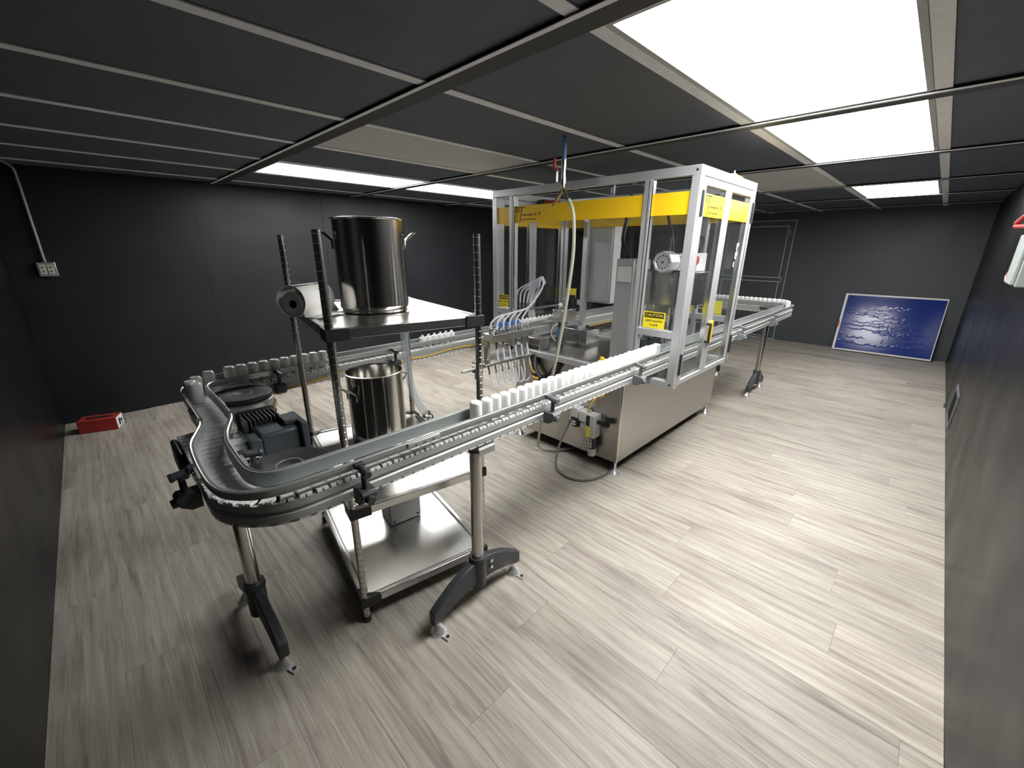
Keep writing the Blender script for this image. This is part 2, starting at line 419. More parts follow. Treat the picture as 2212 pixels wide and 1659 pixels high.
# door in the front (far right) wall: two black leaves, light on their edges drawn as pale strips
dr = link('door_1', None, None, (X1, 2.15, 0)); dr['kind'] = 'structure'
XD = X1
part('door_frame', MB().bb((XD - .012, 1.66, .0), (XD + .005, 1.735, 1.80)).bb((XD - .012, 2.6, 0), (XD + .005, 2.675, 1.80)).bb((XD - .012, 1.735, 1.725), (XD + .005, 2.6, 1.80)), M['door'], dr, .002)
part('door_leaf', MB().bb((XD - .016, 1.742, .955), (XD + .003, 2.595, 1.72)), M['door'], dr, .003)
part('door_leaf', MB().bb((XD - .016, 1.742, .03), (XD + .003, 2.595, .905)), M['door'], dr, .003)
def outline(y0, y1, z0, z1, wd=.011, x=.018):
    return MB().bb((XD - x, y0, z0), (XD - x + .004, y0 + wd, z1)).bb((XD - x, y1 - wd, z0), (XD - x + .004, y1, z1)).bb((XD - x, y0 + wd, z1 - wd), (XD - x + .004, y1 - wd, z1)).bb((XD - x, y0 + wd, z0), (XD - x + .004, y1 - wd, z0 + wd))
part('edge_highlight', outline(1.742, 2.595, .955, 1.72), M['doorlit'], dr)
part('edge_highlight', outline(1.742, 2.595, .03, .905), M['doorlit'], dr)
part('edge_highlight', outline(1.66, 2.675, .0, 1.80, .010, .015), M['doorlit'], dr)
for z in (1.62, .93): part('hinge', MB().bb((XD - .024, 1.705, z - .04), (XD - .012, 1.745, z + .04)), M['plasticg'], dr, .002)

# ------------------------------------------------------------------ bottles
def bottle_mesh():
    r = .0212; p = [(0, .0), (r * .93, .0), (r, .003), (r * 1.0, .070)]
    for k in range(1, 6):
        a = PI / 2 * k / 5; p.append((r - .008 + .008 * math.cos(a), .070 + .009 * math.sin(a)))
    p += [(r * .45, .0785), (r * .35, .0775), (0, .0772)]
    return mesh(MB().lathe((0, 0, 0), p, 20), 'bottle', M['white'])
def neck_mesh():
    r = .0212; p = [(0, 0), (r * .93, 0), (r, .003), (r, .052)]
    for k in range(1, 6):
        a = PI / 2 * k / 5; p.append((r - .009 + .009 * math.cos(a), .052 + .009 * math.sin(a)))
    p += [(.0075, .062), (.0075, .072), (.006, .0725), (.006, .062), (0, .06)]
    return mesh(MB().lathe((0, 0, 0), p, 20), 'necked_bottle', M['white'])
BM, NM = bottle_mesh(), neck_mesh()
CHZ = .797
ORD = 'first second third fourth fifth sixth seventh eighth ninth tenth eleventh twelfth thirteenth fourteenth fifteenth sixteenth seventeenth eighteenth nineteenth twentieth twenty-first twenty-second twenty-third twenty-fourth twenty-fifth twenty-sixth twenty-seventh twenty-eighth twenty-ninth thirtieth'.split()
def bottles(pts, label, group, me=BM, name='bottle'):
    """'%s' in the label is filled with the bottle's place in its row"""
    for k, (x, y) in enumerate(pts):
        tag(link(name, me, None, (x, y, CHZ)), label % ORD[k] if '%s' in label else label, 'bottle', group)

# ------------------------------------------------------------------ conveyors
def conveyor_body(root, path, step_off=0.0, ends=True):
    hw = .0415
    part('beam', MB().sweep(path, [(-hw, .737), (-hw, .756), (-hw + .006, .760), (-hw + .006, .766), (-hw, .770), (-hw, .7875), (-hw + .010, .7875), (-hw + .010, .774), (hw - .010, .774), (hw - .010, .7875), (hw, .7875), (hw, .770), (hw - .006, .766), (hw - .006, .760), (hw, .756), (hw, .737)]), M['beam'], root)
    # chain links: one object each, shared mesh
    mb = MB(); a, b = .0158, .0415
    poly = [(-.0142, -b), (-.003, -b), (0, -b + .007), (.003, -b), (.0142, -b), (.0142, -b + .007), (a + .003, -b * .55), (a - .004, 0), (a + .003, b * .55), (.0142, b - .007), (.0142, b), (.003, b), (0, b - .007), (-.003, b), (-.0142, b), (-.0142, b - .007), (-a + .004, b * .55), (-a - .003, 0), (-a + .004, -b * .55), (-.0142, -b + .007)]
    n = len(poly); vs = [(p[0], p[1], -.007) for p in poly] + [(p[0] * .97, p[1] * .985, 0) for p in poly]
    mb.add(vs, [tuple(range(n, 2 * n))] + [(i, (i + 1) % n, n + (i + 1) % n, n + i) for i in range(n)])
    me = mesh(mb, 'chain_link', M['chain'])
    for (x, y, h) in walk(path, .0355, .02 + step_off): link('chain_link', me, root, (x - root.location.x, y - root.location.y, CHZ - .001), h)
    # return strand: rows of teeth under the beam
    mb = MB()
    for (x, y, h) in walk(path, .0355, .01 + step_off):
        mb.box((x, y, .7335), (.026, .082, .006), h)
    o = part('return_chain', mb, M['chain'], root, kind='stuff')
    part('wear_strip', MB().sweep(path, [(-.040, .7365), (-.040, .730), (.040, .730), (.040, .7365)]), M['rail'], root)
def guide(root, path, side, tall):
    """path is the rail's running face; side=+1 body to the left of the path direction"""
    s = side; z0 = .803 if tall else .8135; z1 = .842 if tall else .838
    part('guide_rail', MB().sweep(path, [(0, z0), (0, z1 - .003), (s * .002, z1), (s * .006, z1), (s * .006, z0)]), M['rail'], root)
    part('rail_carrier', MB().sweep(path, [(s * .0062, z0 + .002), (s * .0062, z1 - .001), (s * .010, z1 + .001), (s * .0135, z1 - .001), (s * .0135, z1 - .012), (s * .010, z1 - .014), (s * .010, z0 + .002)]), M['railtop'], root)
def guide_bracket(root, x, y, h, m='plastic', big=True):
    """dark clamp on the outer side of a conveyor: h = outward heading in degrees, x,y on the rail carrier"""
    a = math.radians(h); u = Vector((math.cos(a), math.sin(a), 0)); s = Vector((-u.y, u.x, 0)); p = Vector((x, y, 0))
    def P(o, t, z): q = p + u * o + s * t; return (q.x, q.y, z)
    mb = MB()
    mb.cyl(P(.004, 0, .830), P(.050, 0, .822), .0095, .0105, 12)                 # cross head
    mb.cyl(P(.050, 0, .822), P(.058, 0, .821), .0125, .0105, 12)
    mb.box(P(.010, 0, .832), (.016, .026, .014), a)
    mb.cyl(P(.034, 0, .824), P(.034, 0, .770), .0075, .0085, 12)                 # upright
    ob = part('guide_bracket', mb, M[m], root, .0015)
    cl = MB()
    prof = [(.004, .776), (.052, .776), (.060, .766), (.050, .742), (.030, .728), (.004, .728)]
    Mx = Matrix(((u.x, s.x, 0, x), (u.y, s.y, 0, y), (0, 0, 1, 0), (0, 0, 0, 1)))
    cl.prism(prof, -.021, .021, Mx)
    part('clamp_block', cl, M[m], ob, .003)
    if big:
        kb = MB().cyl(P(.052, .0, .752), P(.066, .0, .750), .014, .012, 10)
        part('clamp_knob', kb, M[m], ob, .002)
def bolt(mb, p, ax, r=.008, L=.007):
    mb.cyl(p, Vector(p) + Vector(ax) * L, r, r * .9, 8)
def levelling_foot(x, y, top, parent, tab=None, r=.031, ring=None):
    mb = MB().lathe((x, y, 0), [(0, 0), (r, 0), (r, .004), (r * .93, .008), (r * .6, .022), (r * .34, .034), (.0085, .040), (.0085, top), (0, top)], 20)
    o = part('levelling_foot', mb, M['foot'], parent)
    if tab is not None:
        a = math.radians(tab); c = (x + math.cos(a) * (r + .012), y + math.sin(a) * (r + .012))
        t = MB().box((c[0], c[1], .0035), (.036, .026, .005), a); t.cyl((c[0] + .004 * math.cos(a), c[1] + .004 * math.sin(a), .006), (c[0] + .004 * math.cos(a), c[1] + .004 * math.sin(a), .0075), .007, .007, 10, mi=1)
        o2 = part('levelling_foot', t, [M['foot'], M['black']], parent)
def support_stand(root, x, y, h, half=.205, plate=None, tabs=(None, None), top=.735):
    """single pole stand; h = heading of its foot in degrees"""
    a = math.radians(h); Mx = Matrix(((math.cos(a), -math.sin(a), 0, x), (math.sin(a), math.cos(a), 0, y), (0, 0, 1, 0), (0, 0, 0, 1)))
    st = part('support_stand', MB().cyl((x, y, .10), (x, y, top - .03), .0235, None, 24), M['pole'], root)
    upper = [(-.232, .105), (-.20, .128), (-.14, .166), (-.08, .192), (-.03, .205)]
    lower = [(-.03, .105), (-.08, .098), (-.14, .082), (-.20, .058), (-.232, .050)]
    up = upper + [(-p[0], p[1]) for p in reversed(upper)]
    lo = [(-p[0], p[1]) for p in reversed(lower)] + lower
    arm = MB().prism(up + list(lo), -.017, .017, Mx)
    part('foot_arm', arm, M['plastic'], st, .006, 3)
    hub = MB().cyl((x, y, .085), (x, y, .205), .031, .033, 24).cyl((x, y, .205), (x, y, .222), .037, .034, 24)
    part('foot_hub', hub, M['plastic'], st, .002)
    bl = MB()
    for z in (.175, .145):
        for sd in (-1, 1): bolt(bl, tuple(Mx @ Vector((.052, sd * .017, z))), Mx.to_3x3() @ Vector((0, sd, 0)), .0085, .008)
    part('foot_bolt', bl, M['chrome'], st)
    for k, sg in enumerate((-1, 1)):
        q = Mx @ Vector((sg * half, 0, 0)); levelling_foot(q.x, q.y, .062, st, tabs[k])
    hd = MB().cyl((x, y, top - .055), (x, y, top - .015), .030, .034, 20)
    hd.prism([(-.055, top), (.055, top), (.050, top - .022), (.030, top - .04), (-.030, top - .04), (-.050, top - .022)], -.030, .030, Mx)
    part('post_head', hd, M['plastic'], st, .004)
    if plate is not None:
        b = math.radians(plate); u = Vector((math.cos(b), math.sin(b), 0)); s = Vector((-u.y, u.x, 0))
        for sg in ((1, -1) if True else (1,)):
            Mp = Matrix(((u.x * sg, s.x, 0, x), (u.y * sg, s.y, 0, y), (0, 0, 1, 0), (0, 0, 0, 1)))
            pl = MB().prism([(.0425, .782), (.0455, .782), (.0455, .738), (.0640, .712), (.0640, .690), (.0600, .690), (.0600, .711), (.0425, .736)], -.036, .036, Mp)
            part('mounting_plate', pl, M['galv'], st, .0008)
            bt = MB()
            for t in (-.022, .022): bolt(bt, tuple(Mp @ Vector((.0455, t, .760))), Mp.to_3x3() @ Vector((1, 0, 0)), .0055, .008)
            part('plate_bolt', bt, M['chrome'], st)
def bend_wheel(root, c, z=.800, r=.108):
    w = part('bend_wheel', MB().lathe((c[0], c[1], 0), [(0, z - .018), (r - .004, z - .018), (r, z - .014), (r, z - .003), (r - .003, z), (.022, z), (.020, z - .001), (0, z - .001)], 40), M['disc'], root)
    mb = MB().lathe((c[0], c[1], 0), [(.030, z + .0), (.031, z + .0012), (.036, z + .0012), (.037, z)], 28)
    part('hub_ring', mb, M['plasticg'], w)
    return w

convA = thing('conveyor', 'grey bottle conveyor running along the front from the curved left end into the machine', 'conveyor', (2.5, 1.012, 0))
convB = thing('conveyor', 'grey bottle conveyor running along the back behind the shelf rack, yellow cable clipped to it', 'conveyor', (2.5, 2.07, 0))
YA = 1.012
def yB(x): return 2.088 + .0386 * (min(max(x, .5), 1.9) - .5)
YB1 = yB(2)
XB = (5.0, 4.6, 4.0, 3.4, 2.8, 2.2, 1.9, 1.6, 1.3, 1.0, .7, .5)
pathA = [(.135, 1.60), (.135, 1.35)] + arc((.285, 1.162), .15, 180, 270, 18) + [(x, YA) for x in (.6, 1.2, 1.8, 2.4, 3.0, 3.6, 4.2, 4.8)] + arc((5.0, 1.162), .15, 270, 360, 14) + [(5.15, 1.60)]
pathB = [(5.15, 1.62)] + arc((5.0, YB1 - .15), .15, 0, 90, 14) + [(x, yB(x)) for x in XB[1:]] + arc((.36, 1.936), .15, 90, 180, 18) + [(.21, 1.6), (.21, 1.27)]
conveyor_body(convA, pathA); conveyor_body(convB, pathB)
def P2(pts, n=6): return [(p.x, p.y) for p in spline([(a, b, 0) for a, b in pts], n)]
goA = P2([(.166, 1.565), (.160, 1.53), (.142, 1.475), (.119, 1.405), (.110, 1.34), (.106, 1.24), (.106, 1.16), (.109, 1.11), (.120, 1.062), (.142, 1.027), (.175, 1.000), (.22, .984), (.29, .979), (.40, .978)]) + [(1.0, .978), (2.0, .978), (3.0, .978), (4.0, .978), (4.9, .978)] + arc((5.0, 1.162), .184, 270, 360, 12) + [(5.184, 1.58)]
goB = [(x, yB(x) + .034) for x in (2.9, 2.2, 1.9, 1.6, 1.3, 1.0, .7, .5)] + arc((.36, 1.932), .19, 94, 178, 14)[1:] + [(.1685, 1.85), (.168, 1.70), (.167, 1.585)]
giB = [(x, yB(x) - .034) for x in (2.9, 2.2, 1.9, 1.6, 1.3, 1.0, .7, .48)] + P2([(.37, 2.050), (.300, 2.044), (.262, 2.026), (.242, 1.990), (.236, 1.93), (.237, 1.80), (.237, 1.70), (.235, 1.60)])
giA = P2([(.233, 1.565), (.224, 1.52), (.206, 1.465), (.187, 1.40), (.176, 1.33), (.173, 1.25), (.172, 1.16), (.176, 1.115), (.187, 1.082), (.208, 1.060), (.245, 1.048), (.32, 1.045)]) + [(1.0, 1.045), (2.0, 1.045), (3.0, 1.045), (4.0, 1.045), (4.9, 1.045)] + arc((5.0, 1.162), .117, 270, 360, 10) + [(5.117, 1.58)]
guide(convA, goA, -1, False); guide(convA, giA, 1, True)
guide(convB, goB, -1, True); guide(convB, giB, 1, False)
goBr = [(5.184, 1.62)] + arc((5.0, YB1 - .15), .184, 0, 90, 12) + [(4.0, YB1 + .034), (2.9, YB1 + .034)]
giBr = [(5.117, 1.62)] + arc((5.0, YB1 - .15), .117, 0, 90, 10) + [(4.0, YB1 - .033), (2.9, YB1 - .033)]
guide(convB, goBr, -1, True); guide(convB, giBr, 1, True)
bend_wheel(convA, (.285, 1.150)); bend_wheel(convB, (.352, 1.925), .795); bend_wheel(convA, (5.0, 1.162)); bend_wheel(convB, (5.0, YB1 - .15))
# grey drum skirt below the far wheel
sk = part('wheel_guard', MB().lathe((.352, 1.925, 0), [(.05, .704), (.108, .704), (.110, .708), (.110, .768), (.106, .772), (.05, .772)], 40), M['beam'], convB)
part('guard_lip', MB().lathe((.352, 1.925, 0), [(.05, .696), (.112, .696), (.113, .700), (.112, .7039), (.05, .7039)], 40), M['black'], sk)
# guide splices (little bright plates with screws)
def splice(root, x, y, h, L=.09):
    a = math.radians(h); mb = MB().box((x, y, .829), (L, .006, .016), a); o = part('rail_splice', mb, M['alu'], root, .001)
    b = MB(); n = Vector((-math.sin(a), math.cos(a), 0))
    for t in (-.03, .0, .03):
        c = Vector((x + math.cos(a) * t, y + math.sin(a) * t, .829))
        for sg in (-1, 1): bolt(b, c + n * sg * .003, n * sg, .0035, .004)
    part('splice_screw', b, M['chrome'], o)
splice(convA, .60, .9605, 0, .11); splice(convA, .089, 1.19, 90, .07); splice(convB, .153, 1.69, 90, .09); splice(convB, .251, 1.74, 90, .09); splice(convA, .1905, 1.20, 90, .07); splice(convB, .75, yB(.75) - .0495, 2.2, .12)
for x in (.395, 1.155, 1.83): guide_bracket(convA, x, .9635, -90, 'plastic' if x < 1 else 'plasticg')
guide_bracket(convA, .0935, 1.235, 180, 'plastic')
guide_bracket(convA, .186, 1.235, 0, 'plastic', False); guide_bracket(convA, .47, 1.060, 90, 'plastic', False)
for x in (.52, 1.12): guide_bracket(convB, x, yB(x) - .048, -90, 'plastic', False)
for x in (3.35, 4.2): guide_bracket(convA, x, .9635, -90, 'plasticg')
guide_bracket(convA, 5.20, 1.10, 0, 'plasticg')
# end drive block of the near conveyor's infeed (dark, left edge)
part('end_drive', MB().bb((.074, 1.45, .705), (.0925, 1.60, .790)), M['plastic'], convA, .012, 3)
# gear motor of the back conveyor
gm = part('drive_motor', MB().bb((.262, 1.315, .735), (.375, 1.415, .835)), M['motor'], convB, .010, 3)
fin = MB()
for k in range(9):
    fin.bb((.252 + k * .0115, 1.415, .745), (.257 + k * .0115, 1.505, .852))
part('cooling_fins', fin, M['motor'], gm)
part('motor_core', MB().cyl((.300, 1.415, .797), (.300, 1.500, .797), .045, None, 24), M['disc'], gm)
part('fan_cover', MB().bb((.243, 1.498, .745), (.361, 1.522, .858)), M['motor'], gm, .016, 3)
part('terminal_box', MB().bb((.375, 1.30, .742), (.395, 1.43, .848)).bb((.34, 1.345, .835), (.392, 1.42, .85)), M['motor'], gm, .004)
part('gear_output', MB().cyl((.262, 1.345, .785), (.228, 1.345, .785), .034, .030, 20).bb((.236, 1.31, .742), (.264, 1.38, .828)), M['motor'], gm, .003)
# supports
support_stand(convA, .855, 1.035, 2, plate=-90, tabs=(-80, -80))
support_stand(convA, .19, 1.50, 92, plate=None, tabs=(-70, None))
support_stand(convA, 4.56, 1.07, 0, plate=-90, tabs=(180, None))
support_stand(convB, 5.05, 1.66, 35, plate=None)
# yellow cable along the back conveyor
def yc(x, d=.0475): return yB(x) - d
cab = [(2.04, yc(2.04, .09), .742), (1.75, yc(1.75, .06), .748), (1.55, yc(1.55), .752), (1.36, yc(1.36), .738), (1.21, yc(1.21), .744), (1.10, yc(1.10), .724), (.98, yc(.98), .735), (.85, yc(.85), .75), (.74, yc(.74), .742), (.62, yc(.62), .730), (.52, yc(.52, .06), .728), (.472, 1.985, .738), (.466, 1.92, .735), (.445, 1.86, .728), (.39, 1.812, .722), (.32, 1.806, .715), (.275, 1.80, .712)]
cab = [(x, y - .002, z + .011 if x > .5 else z) for (x, y, z) in cab]
cb = part('cable', MB().tube(spline(cab, 6), .0055, 8), M['cable'], convB, label='yellow cable clipped along the back conveyor')
tm = MB()
for (x, y, z) in ((1.55, yc(1.55), .763), (1.21, yc(1.21), .755), (1.10, yc(1.10), .735), (.74, yc(.74), .753), (.62, yc(.62), .741), (.445, 1.86, .728)):
    tm.cyl((x - .002, y, z), (x + .002, y, z), .0075, None, 8)
part('cable_tie', tm, M['black'], cb)
ct2 = part('cable', MB().tube(spline([(3.0, 2.05, .735), (4.2, 2.03, .74), (4.6, 2.0, .745), (4.75, 1.92, .75), (4.85, 1.80, .74)], 6), .006, 8), M['cable'], convB, label='yellow cable near the right-hand bend')
part('cable', MB().tube(spline([(3.32, 1.03, .728), (3.25, 1.05, .66), (3.1, 1.09, .60), (2.95, 1.15, .56)], 6), .006, 8), M['cable'], convA, label='yellow cable hanging below the conveyor right of the guard doors')

# bottles
SP = .0447
bottles([(.845 + SP * k, YA + random.uniform(-.004, .004)) for k in range(30)], 'white bottle, %s from the left end of the front conveyor queue', 'bottles queued on the front conveyor')
bottles([(.352 + SP * k, yB(.352 + SP * k) + random.uniform(-.003, .003)) for k in range(10)], 'white bottle, %s from the left in the back conveyor row behind the rack', 'bottles on the back conveyor left of the rack')
bottles([(.272, 2.062)], 'white bottle standing alone at the start of the left bend, nearest the row', None)
bottles([(.219, 2.005)], 'rearmost of the three white bottles bunched in the left bend', None)
bottles([(.194, 1.955)], 'middle of the three white bottles bunched in the left bend', None)
bottles([(.203, 1.905)], 'front of the three white bottles bunched in the left bend, nearest the empty chain', None)
bottles([(1.36 + SP * k, yB(1.36 + SP * k)) for k in range(6)], 'white necked bottle, %s from the left of six under the rack top shelf', 'six necked bottles on the back conveyor', NM, 'necked_bottle')
bottles([(2.13 + SP * k, YB1) for k in range(14)], 'white necked bottle, %s from the left in the row inside the machine guard', 'bottles inside the machine guard', NM, 'necked_bottle')
bottles([(5.15, 1.585 - SP * k) for k in range(11)] + [(5.128, 1.096), (5.095, 1.063), (5.052, 1.038), (5.01, 1.02)], 'white bottle, %s from the far end of the curved queue on the right conveyor bend', 'bottles on the right conveyor end')
bottles([(5.15, 1.65 + SP * k) for k in range(6)], 'white bottle, %s from the near end of the far right cross row', 'bottles on the far right cross row')

# ------------------------------------------------------------------ shelf rack
RA = -math.radians(10.2)
rk = thing('shelf_rack', 'chrome shelf rack with solid steel shelves holding two stock pots', 'shelf', (.484, 1.262, 0), RA)
RM = WP(rk); RW, RD = .519, .747
def R_(x, y, z): return RM @ Vector((x, y, z))
posts = [(0, 0), (0, RD), (RW, 0), (RW, RD)]
prof = [(0, .012)]
r = .0127
z = .012
while z < 1.40:
    prof += [(r, z), (r, z + .0212), (r + .0009, z + .0222), (r + .0009, z + .0236), (r, z + .0246)]; z += .0254
prof += [(r, z), (r, z + .008), (0, z + .008)]
for (x, y) in posts:
    p = R_(x, y, 0)
    o = part('post', MB().lathe(p, prof, 16), M['pole'], rk)
    part('post_foot', MB().lathe(p, [(0, 0), (.0145, 0), (.0155, .003), (.0155, .022), (.0135, .026), (0, .026)], 14), M['black'], o)
for zt in (.108, .500, 1.133):
    mb = MB(); e = .012
    x0, x1, y0, y1 = -e, RW + e, -e, RD + e; L = .014
    def q(x, y, z): return tuple(R_(x, y, z))
    outer = [(x0, y0), (x1, y0), (x1, y1), (x0, y1)]; inn = [(x0 + L, y0 + L), (x1 - L, y0 + L), (x1 - L, y1 - L), (x0 + L, y1 - L)]; pan = [(x0 + L + .012, y0 + L + .012), (x1 - L - .012, y0 + L + .012), (x1 - L - .012, y1 - L - .012), (x0 + L + .012, y1 - L - .012)]
    rings = [[q(*p, zt - .032) for p in outer], [q(*p, zt) for p in outer], [q(*p, zt + .003) for p in inn], [q(*p, zt - .003) for p in pan]]
    vs = [v for rr in rings for v in rr]; fs = []
    for j in range(3):
        for i in range(4): fs.append((j * 4 + i, j * 4 + (i + 1) % 4, (j + 1) * 4 + (i + 1) % 4, (j + 1) * 4 + i))
    fs.append((3, 2, 1, 0))
    mb.add(vs, fs)
    N = 16; sag = {.108: -.002, .500: .0065}.get(zt, .001); vs = []      # the loaded sheet dips a little towards its middle
    (ax0, ay0), (ax1, ay1) = pan[0], pan[2]
    for j in range(N + 1):
        for i in range(N + 1):
            a, b = i / N, j / N
            vs.append(q(ax0 + (ax1 - ax0) * a, ay0 + (ay1 - ay0) * b, zt - .003 - sag * (1 - (2 * b - 1) ** 2) * (1 - (2 * a - 1) ** 4)))
    mb.add(vs, [(j * (N + 1) + i, j * (N + 1) + i + 1, (j + 1) * (N + 1) + i + 1, (j + 1) * (N + 1) + i) for j in range(N) for i in range(N)], True)
    sh = part('shelf', mb, M['shelf'], rk, .002)
    for (x, y) in posts:
        sx, sy = (1 if x == 0 else -1), (1 if y == 0 else -1)
        c = MB(); o_ = .017
        poly = [(x - sx * o_, y - sy * o_), (x + sx * .058, y - sy * o_), (x + sx * .058, y - sy * .006), (x + sx * .010, y + sy * .022), (x - sx * .006 , y + sy * .058), (x - sx * o_, y + sy * .058)]
        vs = [tuple(R_(a, b, zt - .036)) for a, b in poly] + [tuple(R_(a, b, zt + .003)) for a, b in poly]; n = len(poly)
        c.add(vs, [tuple(range(n)), tuple(range(n, 2 * n))] + [(i, (i + 1) % n, n + (i + 1) % n, n + i) for i in range(n)])
        part('corner_collar', c, M['black'], sh, .002)
# ------------------------------------------------------------------ stock pots
def stock_pot(x, y, z, r, h, hang, label):
    t = thing('stock_pot', label, 'pot', (x, y, z))
    zb = 0.0
    prof = [(0, 0), (r - .012, 0), (r - .004, .004), (r - .004, .012), (r, .018), (r + .0015, .026), (r, .032), (r, h - .006), (r + .005, h - .003), (r + .005, h), (r - .001, h + .001), (r - .003, h - .006), (r - .003, .02), (0, .02)]
    part('pot_body', MB().lathe((x, y, z), prof, 64), M['pot'], t)
    for k in (0, 180):
        a = math.radians(hang + k); u = Vector((math.cos(a), math.sin(a), 0)); s = Vector((-u.y, u.x, 0)); c = Vector((x, y, z))
        hz = h - .078; w_ = .032
        pts = [c + u * (r + .002) + s * w_ + Vector((0, 0, hz - .03)), c + u * (r + .003) + s * w_ + Vector((0, 0, hz)), c + u * (r + .030) + s * w_ + Vector((0, 0, hz + .026)), c + u * (r + .040) + s * (w_ - .006) + Vector((0, 0, hz + .029)), c + u * (r + .040) - s * (w_ - .006) + Vector((0, 0, hz + .029)), c + u * (r + .030) - s * w_ + Vector((0, 0, hz + .026)), c + u * (r + .003) - s * w_ + Vector((0, 0, hz)), c + u * (r + .002) - s * w_ + Vector((0, 0, hz - .03))]
        part('pot_handle', MB().tube(pts, .0042, 8), M['chrome'], t)
stock_pot(.796, 1.567, 1.130, .129, .342, -26, 'tall polished steel stock pot on the top shelf beside the paper roll')
stock_pot(.818, 1.685, .4915, .121, .358, 190, 'open steel stock pot on the middle shelf, empty dark inside seen from above')
# outlet tube from the top pot down past the middle shelf
t = thing('drain_tube', 'clear plastic tube hanging from the top shelf down behind the lower pot', 'tube', (1.07, 1.83, 1.098))
part('hose', MB().tube(spline([(1.045, 1.80, 1.098), (1.048, 1.80, .95), (1.055, 1.80, .80), (1.075, 1.80, .66), (1.11, 1.79, .56), (1.145, 1.785, .51)], 8), .0185, 14), M['cleartube'], t)
part('clamp_fitting', MB().lathe((1.14, 1.786, .515), [(0, -.01), (.020, -.01), (.026, -.004), (.026, .004), (.020, .010), (.017, .022), (.022, .026), (.022, .034), (0, .034)], 16, (.62, -.10, -.75)), M['chrome'], t)
# paper roll
RZ = math.radians(33)
ax = Vector((math.cos(RZ), math.sin(RZ), 0)); rc = Vector((.482, 1.556, 1.136 + .055))
t = thing('paper_roll', 'white paper roll lying on the top shelf, sticking out over its left edge', 'paper roll', tuple(rc))
def RO(r0, r1, L, off, m, name, par):
    c = rc + ax * off + Vector((0, 0, -.010))
    return part(name, MB().lathe(c, [(r1, 0), (r1, L), (r0, L), (r0, 0), (r1, 0)], 40, ax), m, par)
RO(.0145, .043, .160, .006, M['paper'], 'inner_wraps', t)
RO(.0135, .0145, .160, .005, M['core'], 'card_core', t)
sd = Vector((-ax.y, ax.x, 0)); up = Vector((0, 0, 1))
loose = MB(); n = 48; vs = []; pr = []
for i in range(n + 1):       # loose outer wrap ending in a tail that lies on the shelf
    a = math.radians(-250 + 352 * i / n); k = i / n
    pr.append((math.cos(a) * (.0545 + .006 * (math.cos(a) > 0) * math.cos(a)), math.sin(a) * .0545))
pr.reverse()
for d_, z_ in ((-.045, -.0535), (-.075, -.0542), (-.10, -.0542)): pr.append((d_ , z_))
pr = [(a_ if k_ < n - 8 else a_, b_) for k_, (a_, b_) in enumerate(pr)]
for L in (0, .165):
    for (a_, b_) in pr: vs.append(rc + ax * L + sd * a_ + up * b_)
m_ = len(pr)
loose.add(vs, [(i, i + 1, m_ + i + 1, m_ + i) for i in range(m_ - 1)], True)
o = part('loose_sheet', loose, M['paper'], t); sf = o.modifiers.new('thick', 'SOLIDIFY'); sf.thickness = .0010
tl = MB(); vs = []
for i in range(9):
    k = i / 8; b0 = rc + ax * (.166 + .020 * k) - sd * .012; vs += [b0 - sd * .042 + up * (-.0535 + .002 * k), b0 + sd * .012 * k + up * (-.0535 + .070 * k ** 2)]
tl.add(vs, [(2 * i, 2 * i + 1, 2 * i + 3, 2 * i + 2) for i in range(8)], True)
o = part('curled_corner', tl, M['paper'], t); sf = o.modifiers.new('thick', 'SOLIDIFY'); sf.thickness = .0010
# grey junction box on the bottom shelf
bc = R_(.300, .425, 0)
t = thing('junction_box', 'pale grey plastic box with corner screws on the bottom rack shelf', 'box', (bc.x, bc.y, .1065), RA + .05)
BXm = WP(t)
def bxp(a, b): 
    mb = MB().bb(a, b); return mb.xform(BXm)
part('box_body', bxp((-.075, -.05, 0), (.075, .06, .20)), M['ltgrey'], t, .006, 3)
part('box_lid', bxp((-.078, -.068, .004), (.078, -.051, .198)), M['ltgrey'], t, .005, 3)
sc_ = MB()
for sx in (-1, 1):
    for z_ in (.022, .178):
        p = BXm @ Vector((sx * .06, -.068, z_)); d_ = BXm.to_3x3() @ Vector((0, -1, 0)); bolt(sc_, tuple(p), d_, .006, .002)
part('lid_screw', sc_, M['black'], t)

# ------------------------------------------------------------------ filling machine
mc = thing('filling_machine', 'stainless filling machine with clear guard doors and yellow header boards', 'machine', (2.48, 1.6, 0))
bx0, bx1, by0, by1, bz0, bz1 = 2.10, 3.64, 1.165, 2.05, .09, .662
part('base_cabinet', MB().bb((bx0, by0, bz0), (bx1, by1, bz1)), M['sheet'], mc, .004)
part('base_skirt', MB().bb((bx0 + .03, by0 + .03, .075), (bx1 - .03, by1 - .03, .0899)), M['black'], mc)
part('corner_trim', MB().bb((bx0 - .003, by0 - .003, bz0), (bx0 + .014, by0 + .014, bz1)), M['steel'], mc, .003)
part('deck', MB().bb((2.09, .90, .664), (2.90, 2.25, .676)).bb((2.90, 1.14, .664), (3.66, 2.07, .676)), M['sheet'], mc, .002)
sc_ = MB()
for (x, y, z) in ((bx0, 1.21, .115), (bx0, 1.80, .115), (bx0, 1.21, .60)): bolt(sc_, (x, y, z), (-1, 0, 0), .005, .003)
for (x, y, z) in ((2.15, by0, .115), (3.0, by0, .115), (3.5, by0, .115)): bolt(sc_, (x, y, z), (0, -1, 0), .005, .003)
part('panel_screw', sc_, M['chrome'], mc)
for (x, y) in ((2.125, 1.185), (3.60, 1.185), (2.125, 2.03), (3.60, 2.03)): levelling_foot(x, y, .10, mc, r=.036)
